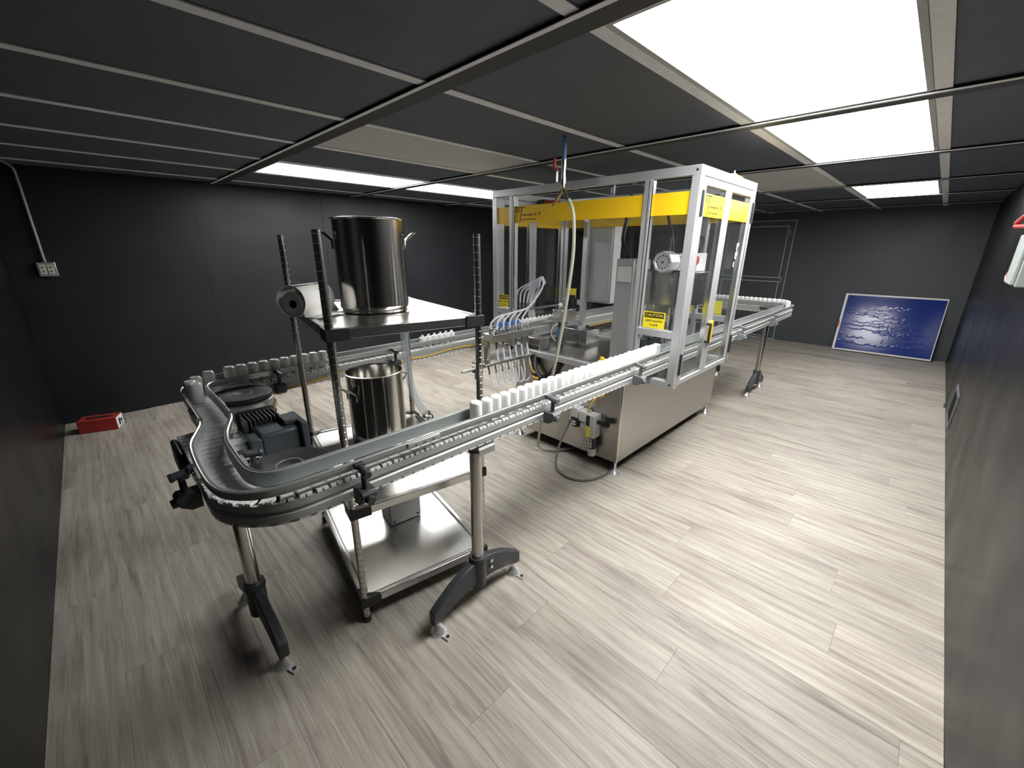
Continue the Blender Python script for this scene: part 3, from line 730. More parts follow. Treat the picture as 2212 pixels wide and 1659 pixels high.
# guard frame
EX0, EX1, EY0, EY1, EZ0, EZ1 = 2.07, 2.875, .86, 2.262, .662, 1.737
s_ = .042
def rail(a, b, name='frame_rail'): part(name, MB().bb(a, b), M['alu'], mc, .002)
PYL = [EY0, 1.095, 2.056, EY1 - s_]; PYR = [EY0, 1.095, 2.0, EY1 - s_]
for y in PYL: rail((EX0, y, EZ0), (EX0 + s_, y + s_, EZ1 - s_), 'frame_post')
for y in PYR: rail((EX1 - s_, y, EZ0 + .015), (EX1, y + s_, EZ1 - s_), 'frame_post')
for (x) in (EX0, EX1 - s_):
    rail((x, EY0, EZ1 - s_), (x + s_, EY1, EZ1)); rail((x, EY0 + s_, EZ0), (x + s_, EY1 - s_, EZ0 + .036))
for y in (EY0, EY1 - s_): rail((EX0 + s_, y, EZ1 - s_), (EX1 - s_, y + s_, EZ1))
for (ya, yb_) in ((EY0 + s_, 1.095), (2.056 + s_, EY1 - s_)):
    rail((EX0, ya, .928), (EX0 + s_, yb_, .965)); 
for (ya, yb_) in ((EY0 + s_, 1.095), (2.0 + s_, EY1 - s_)): rail((EX1 - s_, ya, .928), (EX1, yb_, .965))
for y in PYL[1:3]:
    part('post_groove', MB().bb((EX0 - .0006, y + .012, .70), (EX0 + .001, y + .016, 1.69)), M['chrome'], mc); part('panel_seal', MB().bb((EX0 - .0006, y - .006, .97), (EX0 + .004, y - .001, 1.69)), M['chrome'], mc)
cp = MB()
for z in (EZ1 - .021, EZ0 + .02):
    cp.cyl((EX0 - .001, EY0 + .021, z), (EX0 + .001, EY0 + .021, z), .006, None, 10); cp.cyl((EX0 + .021, EY0 - .001, z), (EX0 + .021, EY0 + .001, z), .004, None, 10); cp.cyl((EX1 - .021, EY0 - .001, z), (EX1 - .021, EY0 + .001, z), .004, None, 10)
part('post_hole', cp, M['black'], mc)
# guard panels
for (ya, yb_, za) in ((EY0 + s_, 1.095, .965), (2.056 + s_, EY1 - s_, .965)):
    part('guard_panel', MB().bb((EX0 + .018, ya, za), (EX0 + .022, yb_, EZ1 - s_)), M['glass'], mc)
part('guard_panel', MB().bb((EX0 + .018, 1.137, 1.50), (EX0 + .022, 2.056, EZ1 - s_)), M['glass'], mc)
part('guard_panel', MB().bb((EX1 - .022, EY0 + s_, .965), (EX1 - .018, EY1 - s_, EZ1 - s_)), M['glass'], mc)
part('guard_panel', MB().bb((EX1 - .022, 1.137, .70), (EX1 - .018, 2.0, .965)), M['glass'], mc)
# header boards with lettering
HZ0, HZ1 = 1.528, 1.630
hbs = [((EX0 + .010, EY0 + s_ - .0, HZ0), (EX0 + .0175, 1.095, HZ1)), ((EX0 + .010, 1.137, HZ0), (EX0 + .0175, 2.056, HZ1)), ((EX0 + .010, 2.098, HZ0), (EX0 + .0175, EY1 - s_, HZ1))]
hb = [part('header_board', MB().bb(a, b), M['yellow'], mc, .001) for a, b in hbs]
for (ya, yb_) in ((EY0 + s_, 1.095), (1.137, 2.0), (2.042, EY1 - s_)): part('header_board', MB().bb((EX1 - .017, ya, HZ0), (EX1 - .0095, yb_, HZ1)), M['yellow'], mc, .001)
def lettering(o, ux, hgt, par):
    """company wordmark: ESS under the long bar of a T, small text to its right; o = its top left corner"""
    k = hgt / .10; o = Vector(o); ux = Vector(ux); uz = Vector((0, 0, 1)); nrm = ux.cross(uz)
    def F(a, b): return frameM(o + ux * a * k - uz * b * k + nrm * .0006, ux, uz)
    bar = MB()
    def strip(p, q, wd):
        p, q = Vector(p), Vector(q); d = (q - p).normalized(); n = Vector((-d.y, d.x)) * wd / 2
        vs = []
        for (a) in (p + n, q + n, q - n, p - n): vs.append(o + ux * a.x * k - uz * a.y * k + nrm * .0002)
        vs += [v + nrm * .0008 for v in vs]
        bar.add(vs, [(3, 2, 1, 0), (4, 5, 6, 7), (0, 1, 5, 4), (1, 2, 6, 5), (2, 3, 7, 6), (3, 0, 4, 7)])
    strip((0, .005), (.092, .005), .005); strip((.064, .005), (.044, .093), .0055)
    strip((.215, .040), (.209, .056), .003); strip((.215, .040), (.222, .056), .003); strip((.211, .051), (.220, .051), .003)
    for (s0, size, a, b, al, sh) in (('ESS', .030, .027, .024, 'CENTER', .25), ('echnologies, Inc.', .0205, .060, .052, 'LEFT', .2), ('Complete Turnkey Solutions', .0110, .060, .080, 'LEFT', 0)):
        m2 = text_mb(s0, size * k, F(a, b), .0003, al, sh); bar.v_off = len(bar.v); bar.add(m2.v, m2.f)
    part('lettering', bar, M['ink'], par)
lettering((EX0 + .010, 2.052, HZ1 - .004), (0, -1, 0), .098, hb[1])
# caution signs
def caution(o, ux, W_, H_, par=mc, blank=False, nm='caution_sign'):
    o = Vector(o); ux = Vector(ux); uz = Vector((0, 0, 1)); n = ux.cross(uz)
    def qd(mb, a, b, c, d, off, th=.0008):
        vs = [o + ux * p + uz * q + n * off for p, q in ((a, c), (b, c), (b, d), (a, d))]; vs += [v + n * th for v in vs]
        mb.add(vs, [(3, 2, 1, 0), (4, 5, 6, 7), (0, 1, 5, 4), (1, 2, 6, 5), (2, 3, 7, 6), (3, 0, 4, 7)])
    mb = MB(); qd(mb, 0, W_, 0, H_, 0); s = part(nm, mb, M['signy'], par)
    if blank: return s
    mb = MB(); qd(mb, W_ * .05, W_ * .95, H_ * .63, H_ * .95, .0008, .0004); bl = part('black_panel', mb, M['ink'], s)
    part('lettering', text_mb('CAUTION', H_ * .255, frameM(o + ux * W_ * .5 + uz * H_ * .785 + n * .0014, ux, uz), .0002), M['signy'], s)
    tx = text_mb('KEEP HANDS', H_ * .19, frameM(o + ux * W_ * .5 + uz * H_ * .44 + n * .0012, ux, uz), .0003)
    t2 = text_mb('CLEAR', H_ * .19, frameM(o + ux * W_ * .5 + uz * H_ * .19 + n * .0012, ux, uz), .0003); tx.add(t2.v, t2.f)
    part('lettering', tx, M['ink'], s)
caution((EX0 + .0165, 1.078, .969), (0, -1, 0), .122, .086)
caution((EX0 + .0165, 2.215, .969), (0, -1, 0), .095, .086)
caution((EX1 - .0165, 1.06, .969), (0, -1, 0), .12, .086, blank=True)
caution((EX1 - .0165, 2.21, .969), (0, -1, 0), .11, .086, blank=True)
# doors on the near face (y = EY0) and the far face
def door(xa, xb, yf, sg, hinge_left, letter=False):
    """guard door lying in the plane y = yf; sg = outward y"""
    wd = .034; z0, z1 = EZ0 + .012, EZ1 - s_ - .004; ya, yb_ = yf - sg * .002, yf - sg * .034
    mb = MB().bb((xa, ya, z0), (xa + wd, yb_, z1)).bb((xb - wd, ya, z0), (xb, yb_, z1)).bb((xa + wd, ya, z1 - wd), (xb - wd, yb_, z1)).bb((xa + wd, ya, z0), (xb - wd, yb_, z0 + wd * .8))
    d = part('guard_door', mb, M['alu'], mc, .002)
    sl = MB(); e = .004
    sl.bb((xa + wd, ya - sg * .006, z0 + wd * .8), (xa + wd + e, yb_, z1 - wd)).bb((xb - wd - e, ya - sg * .006, z0 + wd * .8), (xb - wd, yb_, z1 - wd)).bb((xa + wd + e, ya - sg * .006, z0 + wd * .8), (xb - wd - e, yb_, z0 + wd * .8 + e))
    part('panel_seal', sl, M['chrome'], d)
    part('door_glass', MB().bb((xa + wd - .004, yf - sg * .016, z0 + .02), (xb - wd + .004, yf - sg * .020, z1 - .02)), M['glass'], d)
    b = part('header_board', MB().bb((xa + wd + .001, yf - sg * .006, HZ0 - .006), (xb - wd - .001, yf - sg * .0145, HZ1 - .006)), M['yellow'], d, .001)
    hx = xa - .012 if hinge_left else xb + .002
    for z in (HZ0 - .01, .735):
        hg = MB().bb((hx, yf + sg * .008, z), (hx + .014, yf - sg * .004, z + .115)); part('hinge', hg, M['black'], d, .002)
    return d, b
xm = 2.448
DF = EY0 - .002
dl, bl_ = door(EX0 + s_ + .004, xm + .006, DF, -1, True)
dl2, bl2 = door(xm + .010, EX1 - s_ + .012, DF, -1, False)
door(EX0 + s_ + .004, xm + .006, EY1 + .002, 1, True); door(xm + .010, EX1 - s_ - .004, EY1 + .002, 1, False)
lettering((EX0 + s_ + .042, DF + .0055, HZ1 - .010), (1, 0, 0), .098, bl_)
hd = part('door_handle', MB().bb((xm - .044, EY0 - .022, .865), (xm - .026, EY0 - .0005, .880)).bb((xm - .044, EY0 - .022, .965), (xm - .026, EY0 - .0005, .980)).bb((xm - .044, EY0 - .028, .865), (xm - .026, EY0 - .018, .980)), M['black'], mc, .004)
part('interlock', MB().bb((xm + .002, EY0 - .012, .858), (xm + .038, EY0 - .0005, .985)), M['yellow'], mc, .003, label='yellow door interlock block')
# worn white sticker on the right door's glass
ws = MB(); yg = DF + .0155
for pts in (((2.735, 1.405), (2.765, 1.41), (2.768, 1.385), (2.752, 1.392), (2.745, 1.365), (2.733, 1.37)), ((2.728, 1.355), (2.760, 1.365), (2.764, 1.335), (2.748, 1.338), (2.752, 1.315), (2.730, 1.32)), ((2.722, 1.300), (2.735, 1.305), (2.738, 1.270), (2.720, 1.275))):
    n = len(pts); ws.add([(a, yg, b) for a, b in pts] + [(a, yg - .0005, b) for a, b in pts], [tuple(range(n)), tuple(range(n, 2 * n))] + [(i, (i + 1) % n, n + (i + 1) % n, n + i) for i in range(n)])
part('worn_sticker', ws, M['vent'], dl2)
# stickers and fittings on top
st = MB()
for x in (2.43, 2.545): st.bb((x, EY0 - .0012, EZ1 - .037), (x + .036, EY0 - .0002, EZ1 - .006))
part('sticker', st, M['label'], mc)
tx = text_mb('DRY 1', .009, frameM((2.448, EY0 - .0014, EZ1 - .021), (1, 0, 0), (0, 0, 1)), .0001); t2 = text_mb('DRY 2', .009, frameM((2.563, EY0 - .0014, EZ1 - .021), (1, 0, 0), (0, 0, 1)), .0001); tx.add(t2.v, t2.f)
part('sensor', MB().cyl((2.56, EY0 + .03, EZ1), (2.56, EY0 + .03, EZ1 + .02), .010, None, 12).cyl((2.56, EY0 + .03, EZ1 + .02), (2.56, EY0 + .03, EZ1 + .032), .006, None, 10).bb((2.49, EY0 + .02, EZ1), (2.54, EY0 + .04, EZ1 + .012)), M['chrome'], mc)
part('sensor_cable', MB().tube(spline([(2.57, EY0 + .03, EZ1 + .015), (2.64, EY0 + .03, EZ1 + .012), (2.70, EY0 + .04, EZ1 + .016), (2.76, EY0 + .04, EZ1 + .008)], 6), .006, 8), M['cable'], mc)
sb = part('signal_box', MB().bb((2.48, 2.15, 1.655), (2.56, 2.235, 1.71)), M['black'], mc, .004)
part('red_end', MB().bb((2.47, 2.05, 1.66), (2.55, 2.149, 1.70)).bb((2.47, 2.236, 1.66), (2.55, 2.32, 1.70)), M['red'], sb, .003)
# control cabinet behind the guard
cbn = part('control_cabinet', MB().bb((2.885, 1.79, .955), (2.99, 2.04, 1.56)), M['ltgrey'], mc, .006)
part('cabinet_arm', MB().bb((2.8755, 1.995, 1.0), (2.885, 2.038, 1.03)).bb((2.8755, 1.995, 1.45), (2.885, 2.038, 1.48)), M['alu'], cbn)
part('cabinet_door', MB().bb((2.878, 1.805, .97), (2.8845, 1.985, 1.545)), M['ltgrey'], cbn, .004)
# grey column and tank with its drive
part('control_column', MB().bb((2.30, 1.28, .676), (2.44, 1.40, 1.315)), M['alu'], mc, .004)
part('column_cover', MB().bb((2.292, 1.295, 1.18), (2.3, 1.385, 1.27)).bb((2.44, 1.29, 1.25), (2.52, 1.38, 1.31)), M['ltgrey'], mc, .002)
tk = part('product_tank', MB().lathe((2.575, 1.165, 0), [(0, 1.055), (.195, 1.055), (.205, 1.06), (.205, 1.235), (.212, 1.235), (.212, 1.243), (0, 1.243)], 48), M['steel'], mc)
bt = MB()
for k in range(10):
    a = 2 * PI * k / 10; bt.lathe((2.575 + .2 * math.cos(a), 1.165 + .2 * math.sin(a), 1.05), [(0, -.012), (.007, -.012), (.007, .006), (0, .006)], 8)
part('tank_bolt', bt, M['chrome'], tk)
part('tank_base', MB().bb((2.46, 1.08, .90), (2.74, 1.26, 1.054)), M['steel'], mc, .004)
for (x, y) in ((2.48, 1.10), (2.72, 1.10), (2.48, 1.24), (2.72, 1.24)): part('tank_leg', MB().cyl((x, y, .676), (x, y, .90), .014, None, 12), M['chrome'], mc)
dm = part('agitator_motor', MB().lathe((2.275, 1.098, 1.302), [(.0, .006), (.040, .006), (.046, 0), (.056, 0), (.060, .006), (.060, .10), (.052, .11), (0, .11)], 8, (1, 0, 0), False), M['alu'], mc, .002)
hl = MB()
for k in range(12):
    a = 2 * PI * k / 12; hl.cyl((2.2805, 1.098 + .036 * math.cos(a), 1.302 + .036 * math.sin(a)), (2.2825, 1.098 + .036 * math.cos(a), 1.302 + .036 * math.sin(a)), .0055, None, 8)
hl.cyl((2.276, 1.098, 1.302), (2.2825, 1.098, 1.302), .006, None, 8)
part('motor_face', hl, M['black'], dm)
part('gear_housing', MB().bb((2.386, 1.05, 1.256), (2.48, 1.146, 1.345)), M['alu'], dm, .005)
part('motor_block', MB().bb((2.56, 1.02, 1.245), (2.70, 1.14, 1.35)).cyl((2.49, 1.09, 1.30), (2.56, 1.09, 1.30), .03, None, 16), M['ltgrey'], dm, .006)
part('motor_tag', MB().cyl((2.545, 1.012, 1.31), (2.545, 1.021, 1.31), .024, None, 16), M['red'], dm)
part('lever', MB().cyl((2.40, 1.12, 1.345), (2.40, 1.12, 1.42), .004, None, 8).cyl((2.40, 1.12, 1.42), (2.40, 1.12, 1.435), .0075, None, 10), M['chrome'], dm)
part('motor_cable', MB().tube(spline([(2.45, 1.12, 1.345), (2.47, 1.15, 1.45), (2.50, 1.20, 1.55), (2.52, 1.24, 1.69)], 8), .008, 8).tube(spline([(2.66, 1.06, 1.35), (2.68, 1.05, 1.41), (2.63, 1.04, 1.44), (2.60, 1.08, 1.40)], 8), .006, 8), M['black'], dm)
part('hanging_cable', MB().tube(spline([(2.50, 1.45, 1.69), (2.48, 1.46, 1.55), (2.42, 1.44, 1.42), (2.36, 1.36, 1.32)], 8), .013, 8), M['black'], mc)
cpn = MB()
for (x, y) in ((2.30, 1.03), (2.40, 1.04), (2.50, 1.06)):
    cpn.cyl((x, y, .90), (x, y, 1.02), .021, None, 16).cyl((x, y, .85), (x, y, .90), .010, None, 12).cyl((x, y, 1.02), (x, y, 1.055), .012, None, 12)
part('filling_head', cpn, M['chrome'], mc)
part('head_bar', MB().bb((2.2, 1.075, .925), (2.66, 1.095, .975)), M['steel'], mc, .002)
# things by the conveyor inlet
part('inlet_block', MB().bb((2.14, 1.10, .80), (2.36, 1.13, .885)), M['plastic'], mc, .003)
part('inlet_roller', MB().cyl((2.118, 1.118, .90), (2.14, 1.118, .90), .022, None, 18).cyl((2.22, 1.09, .905), (2.24, 1.09, .905), .02, None, 18), M['plasticg'], mc)
part('inlet_clip', MB().bb((2.085, 1.30, .676), (2.13, 1.36, .715)).cyl((2.10, 1.335, .71), (2.10, 1.32, .745), .014, None, 12), M['yellow'], mc, .002)
# sorter units at the back left of the deck
part('sorter_box', MB().bb((2.50, 1.72, .70), (2.66, 1.94, .80)), M['steel'], mc, .004)
part('sorter_head', MB().bb((2.46, 1.93, .84), (2.64, 2.02, .93)).bb((2.48, 1.95, .676), (2.54, 2.0, .84)), M['steel'], mc, .005)
part('sorter_clear_box', MB().bb((2.16, 1.88, .676), (2.27, 2.00, .765)), M['steel'], mc, .003)
part('sorter_plate', MB().bb((2.12, 2.02, .950), (2.62, 2.045, .960)), M['plasticg'], mc, .002)
part('sorter_motor', MB().cyl((2.66, 1.99, .93), (2.66, 1.99, 1.00), .04, None, 20).cyl((2.66, 1.99, 1.0), (2.66, 1.99, 1.025), .025, None, 16).bb((2.62, 1.94, .90), (2.70, 2.03, .935)), M['black'], mc, .003)
part('white_ball', MB().lathe((2.43, 1.92, .975), [(0, -.016)] + [(.016 * math.cos(math.radians(a)), .016 * math.sin(math.radians(a))) for a in range(-75, 90, 15)] + [(0, .016)], 16), M['white'], mc)
ac = part('air_cylinder', MB().cyl((2.36, 1.86, .70), (2.36, 1.86, .83), .013, None, 14), M['blue'], mc, label='blue air cylinder standing on the deck')
part('cylinder_cap', MB().cyl((2.36, 1.86, .676), (2.36, 1.86, .70), .022, None, 14).cyl((2.36, 1.86, .83), (2.36, 1.86, .86), .014, None, 14), M['black'], ac)
part('cylinder_tube', MB().tube(spline([(2.355, 1.87, .85), (2.33, 1.90, .83), (2.325, 1.91, .77), (2.35, 1.89, .72)], 6), .004, 6), M['tube'], ac)
# pedestal behind the manifold
bw = part('cable_bundle', MB().tube(spline([(2.085, 1.86, .66), (2.06, 1.84, .60), (2.05, 1.80, .54), (2.07, 1.76, .52), (2.085, 1.70, .56), (2.085, 1.64, .66)], 8), .026, 10), M['black'], mc)
part('yellow_band', MB().tube(spline([(2.05, 1.86, .63), (2.03, 1.83, .58), (2.03, 1.80, .56)], 4), .008, 8).tube(spline([(2.02, 1.815, .535), (2.02, 1.79, .53), (2.03, 1.77, .53)], 4), .010, 8), M['cable'], bw)
# air preparation unit on the left face of the base
fr = part('air_filter_unit', MB().bb((2.03, 1.425, .335), (2.098, 1.485, .405)), M['ltgrey'], mc, .006)
part('regulator', MB().bb((2.025, 1.360, .325), (2.098, 1.420, .398)), M['ltgrey'], fr, .008)
part('valve_body', MB().bb((2.022, 1.295, .235), (2.098, 1.355, .392)), M['ltgrey'], fr, .008)
part('valve_label', MB().bb((2.0205, 1.322, .24), (2.0215, 1.350, .31)), M['signy'], fr)
part('gauge_face', MB().bb((2.0205, 1.330, .315), (2.0215, 1.356, .385)), M['black'], fr)
part('filter_bowl', MB().cyl((2.062, 1.325, .235), (2.062, 1.325, .155), .027, None, 20), M['black'], fr)
part('filter_cap', MB().cyl((2.062, 1.325, .155), (2.062, 1.325, .105), .028, .025, 20), M['ltgrey'], fr)
gr = MB()
for z in (.165, .187, .209):
    for dy in (-.011, .004): gr.bb((2.033, 1.325 + dy, z), (2.036, 1.325 + dy + .009, z + .016))
for z in (.285, .303):
    for dy in (-.010, .003): gr.bb((2.026, 1.452 + dy, z), (2.028, 1.452 + dy + .008, z + .012))
part('bowl_window', gr, M['label'], fr)
part('small_bowl', MB().cyl((2.056, 1.455, .335), (2.056, 1.455, .272), .029, .026, 20), M['black'], fr)
part('hose_fitting', MB().cyl((2.06, 1.495, .395), (2.06, 1.500, .345), .011, None, 10).cyl((2.06, 1.500, .345), (2.06, 1.503, .300), .008, None, 10).cyl((2.06, 1.4855, .37), (2.06, 1.505, .37), .010, None, 10), M['chrome'], fr)
part('exhaust_fitting', MB().cyl((2.06, 1.294, .345), (2.06, 1.25, .345), .013, None, 12).cyl((2.06, 1.25, .345), (2.06, 1.22, .350), .02, None, 12), M['black'], fr)
part('signal_cable', MB().tube(spline([(2.05, 1.36, .395), (2.04, 1.345, .45), (2.06, 1.32, .50), (2.08, 1.30, .53)], 6), .005, 8).bb((2.06, 1.285, .51), (2.095, 1.315, .545)), M['cable'], fr)
# ------------------------------------------------------------------ hoses
t = thing('air_line', 'grey air hose with blue pipe and brass valve hanging from the ceiling', 'hose', (1.85, 1.478, 1.90))
part('blue_pipe', MB().cyl((1.85, 1.478, 1.90), (1.85, 1.478, 1.80), .011, None, 14), M['bluepipe'], t)
part('pipe_coupling', MB().cyl((1.85, 1.478, 1.80), (1.85, 1.478, 1.765), .014, None, 12).cyl((1.85, 1.478, 1.765), (1.85, 1.478, 1.715), .011, None, 12).cyl((1.85, 1.478, 1.715), (1.85, 1.478, 1.688), .015, None, 10).cyl((1.85, 1.478, 1.688), (1.85, 1.478, 1.672), .010, None, 10), M['chrome'], t)
part('valve_handle', MB().bb((1.842, 1.49, 1.752), (1.858, 1.52, 1.758)).bb((1.842, 1.52, 1.70), (1.858, 1.525, 1.757)), M['galv'], t, .001)
part('red_grip', MB().bb((1.840, 1.535, 1.765), (1.860, 1.546, 1.815)).bb((1.842, 1.52, 1.758), (1.858, 1.540, 1.768)), M['red'], t, .002)
part('y_splitter', MB().tube([(1.85, 1.478, 1.675), (1.85, 1.478, 1.66), (1.85, 1.452, 1.632)], .0115, 10).tube([(1.85, 1.478, 1.662), (1.85, 1.505, 1.635), (1.85, 1.520, 1.615)], .010, 10), M['brass'], t)
part('side_coupler', MB().cyl((1.85, 1.520, 1.615), (1.85, 1.545, 1.588), .0075, .0065, 10), M['brass'], t)
part('hose_ferrule', MB().cyl((1.85, 1.456, 1.636), (1.85, 1.436, 1.610), .0135, None, 12), M['chrome'], t)
hp = [(1.85, 1.440, 1.614), (1.85, 1.412, 1.565), (1.85, 1.396, 1.48), (1.85, 1.394, 1.32), (1.85, 1.424, 1.07), (1.85, 1.458, .855), (1.85, 1.493, .68), (1.88, 1.56, .48), (1.94, 1.65, .28), (1.97, 1.70, .12), (2.0, 1.72, .045), (2.05, 1.69, .012), (2.12, 1.62, .012), (2.25, 1.55, .012)]
part('hose', MB().tube(spline(hp, 8), .0095, 10), M['hose'], t)
t = thing('floor_hose', 'thin dark grey hose looping on the floor beside the machine foot', 'hose', (1.9, 1.35, 0))
part('hose', MB().tube(spline([(2.06, 1.503, .302), (2.04, 1.51, .25), (1.98, 1.52, .15), (1.92, 1.50, .06), (1.885, 1.46, .018), (1.865, 1.38, .008), (1.875, 1.31, .008), (1.92, 1.255, .008), (1.98, 1.225, .008), (2.06, 1.21, .008), (2.13, 1.225, .008), (2.30, 1.32, .008)], 8), .0072, 8), M['hosed'], t)

# ------------------------------------------------------------------ tube manifold
t = thing('tube_manifold', 'steel tube manifold with clear tubes on a bracket left of the machine', 'manifold', (1.84, 1.9, .69))
part('manifold_block', MB().bb((1.690, 1.845, .815), (2.055, 1.945, .862)), M['steel'], t, .003)
part('base_plate', MB().bb((1.610, 1.835, .676), (2.068, 1.965, .688)), M['steel'], t, .002)
part('side_post', MB().bb((1.692, 1.905, .688), (1.716, 1.943, .815)), M['steel'], t, .002)
part('side_post', MB().bb((2.026, 1.905, .688), (2.05, 1.943, .815)), M['steel'], t, .002)
part('rear_plate', MB().bb((1.717, 1.935, .6885), (2.025, 1.941, .715)), M['shelf'], t)
part('mounting_rod', MB().cyl((1.455, 1.87, .668), (1.70, 1.87, .668), .009, None, 14), M['chrome'], t)
part('rod_clamp', MB().bb((1.555, 1.845, .64), (1.60, 1.90, .676)).bb((1.56, 1.85, .60), (1.585, 1.88, .64)), M['plastic'], t, .004)
nx = [1.735 + .056 * k for k in range(6)]
for k, x in enumerate(nx):
    for y in (1.868, 1.922):
        f = MB().cyl((x, y, .862), (x, y, .874), .0135, None, 6).cyl((x, y, .874), (x, y, .884), .009, None, 10).lathe((x, y, .884), [(0, .0), (.012, 0), (.014, .004), (.012, .010), (0, .011)], 10)
        part('top_fitting', f, M['chrome'], t)
    part('bottom_fitting', MB().cyl((x, 1.868, .815), (x, 1.868, .795), .011, None, 8).cyl((x, 1.868, .795), (x, 1.868, .765), .0065, None, 8), M['chrome'], t)
    if k > 1:
        part('blue_cap', MB().lathe((x - .01, 1.955, .885), [(0, 0), (.016, 0), (.018, .006), (.016, .022), (.010, .028), (0, .029)], 12).cyl((x - .01, 1.955, .862), (x - .01, 1.955, .886), .008, None, 8), M['blue'], t)
    # lower loop: from the block bottom down and back up to its nozzle
    zl = .528 - .004 * k
    nzx = x - .075
    pts = [(x, 1.868, .772), (x + .008, 1.862, .70), (x + .020, 1.855, .62), (x + .020, 1.85, zl + .03), (x - .012, 1.845, zl), (x - .05, 1.845, zl + .015), (nzx + .012, 1.85, .585), (nzx, 1.852, .617)]
    part('tube', MB().tube(spline(pts, 7), .0056, 8), M['tube'], t)
    part('nozzle', MB().cyl((nzx - .008, 1.86, .676), (nzx, 1.853, .630), .0055, None, 8).lathe((nzx, 1.853, .622), [(0, -.009), (.007, -.006), (.009, .0), (.006, .008), (0, .009)], 10), M['chrome'], t)
    # upper tube: sweeps right to a bundle, up into the guard and back down to a fitting
    j = (k - 2.5)
    ex, ey = 2.19 + .012 * k, 2.14 - .024 * k
    pts = [(x, 1.922, .894), (x + .012, 1.920, .93), (x + .06 + .01 * (5 - k) * .5, 1.915, .972 + .004 * j), (2.06 + .006 * j, 1.905, .992 + .003 * j), (2.125 + .004 * j, 1.89 + .004 * j, 1.055), (2.165 + .003 * j, 1.872 + .003 * j, 1.125), (2.175, 1.868 - .004 * j, 1.170 + .005 * (2 - k)), (2.17, 1.895, 1.185 - .004 * k), (2.175, 1.96 - .01 * k, 1.155 - .006 * k), (ex, ey - .02, 1.085 - .004 * k), (ex, ey, .992)]
    part('tube', MB().tube(spline(pts, 8), .0056, 8), M['tube'], t)
    part('tube_end', MB().cyl((ex, ey, .958), (ex, ey, .996), .007, None, 8), M['chrome'], t)

# ------------------------------------------------------------------ walls' fittings and small things
t = thing('wall_outlet', 'grey metal double outlet box on the dark left wall below a conduit', 'outlet', (-.19, Y1, 1.2))
part('outlet_box', MB().bb((-.240, Y1 - .045, 1.150), (-.140, Y1 - .001, 1.252)), M['galv'], t, .005)
for x in (-.212, -.171):
    p_ = part('receptacle', MB().bb((x - .017, Y1 - .049, 1.166), (x + .017, Y1 - .0455, 1.236)), M['outlet'], t, .002)
    part('slot', MB().cyl((x, Y1 - .0505, 1.216), (x, Y1 - .0485, 1.216), .006, None, 8).cyl((x, Y1 - .0505, 1.186), (x, Y1 - .0485, 1.186), .006, None, 8), M['black'], p_)
t = thing('conduit', 'thin galvanised conduit dropping from the ceiling on the dark left wall', 'conduit', (-.192, Y1, 1.252))
part('conduit_pipe', MB().tube(spline([(-.192, Y1 - .02, 1.253), (-.192, Y1 - .02, 1.55), (-.192, Y1 - .02, 1.80), (-.193, Y1 - .03, 1.865), (-.205, Y1 - .09, 1.887), (-.22, Y1 - .2, 1.889), (-.25, Y1 - .6, 1.889)], 6), .0095, 10), M['galv'], t)
part('conduit_connector', MB().cyl((-.192, Y1 - .02, 1.2525), (-.192, Y1 - .02, 1.272), .015, None, 12), M['chrome'], t)
# red box in the left corner
ra = math.radians(-18)
t = thing('red_box', 'red cardboard box with torn opening on the floor in the dark left corner', 'box', (-.165, 4.385, 0), ra)
Bm = WP(t)
part('box_body', MB().bb((-.115, -.065, .001), (.115, .065, .098)).xform(Bm), M['red'], t, .004)
part('end_label', MB().bb((.115, -.062, .006), (.1165, .062, .094)).xform(Bm), M['label'], t)
mk = MB().bb((.1167, -.03, .02), (.1172, .0, .075)).bb((.1167, .0, .045), (.1172, .045, .062)).bb((.1167, .02, .012), (.1172, .034, .045)); part('end_print', mk.xform(Bm), M['ink'], t)
hole = MB(); pts = [(-.085, -.02), (-.04, -.034), (0, -.022), (.04, -.036), (.075, -.016), (.09, .006), (.05, .014), (.015, .03), (-.03, .018), (-.075, .022)]
hole.add([(a, b, .0985) for a, b in pts] + [(a, b, .0992) for a, b in pts], [tuple(range(10, 20))] + [(i, (i + 1) % 10, 10 + (i + 1) % 10, 10 + i) for i in range(10)])
part('torn_opening', hole.xform(Bm), M['black'], t)
# blue board leaning on the front wall
p0 = Vector((7.452, .862, .012)); p1 = Vector((7.494, -.178, .012)); tp = Vector((7.618, .869, .792))
uy = (p1 - p0).normalized(); uz = (tp - p0).normalized(); HB = (tp - p0).length; WB = (p1 - p0).length
Mx = frameM(p0, uy, uz)
t = thing('blue_board', 'white edged board covered in wrinkled dark blue film leaning on the far wall', 'board', tuple(p0))
part('board_core', MB().bb((0, 0, -.018), (WB, HB, -.001)).xform(Mx), M['board'], t, .002)
fe = .022
part('board_frame', MB().bb((0, 0, -.001), (WB, fe, .006)).bb((0, HB - fe, -.001), (WB, HB, .006)).bb((0, fe, -.001), (fe * 1.3, HB - fe, .006)).bb((WB - fe * .5, fe, -.001), (WB, HB - fe, .006)).xform(Mx), M['board'], t, .0015)
nx_, ny_ = 240, 190; vs = []
rnd = random.Random(5)
ridges = []
for k in range(24):
    cx, cy = rnd.gauss(.42, .17), rnd.uniform(.12, .85); ridges.append((cx, cy, rnd.uniform(.10, .28), rnd.uniform(.0022, .0034), rnd.uniform(0, 6), rnd.uniform(.0010, .0024)))
vr = [(rnd.uniform(.3, .62), rnd.uniform(.2, .55), rnd.uniform(.03, .07), rnd.uniform(.002, .003), rnd.uniform(.0005, .0010)) for k in range(6)]
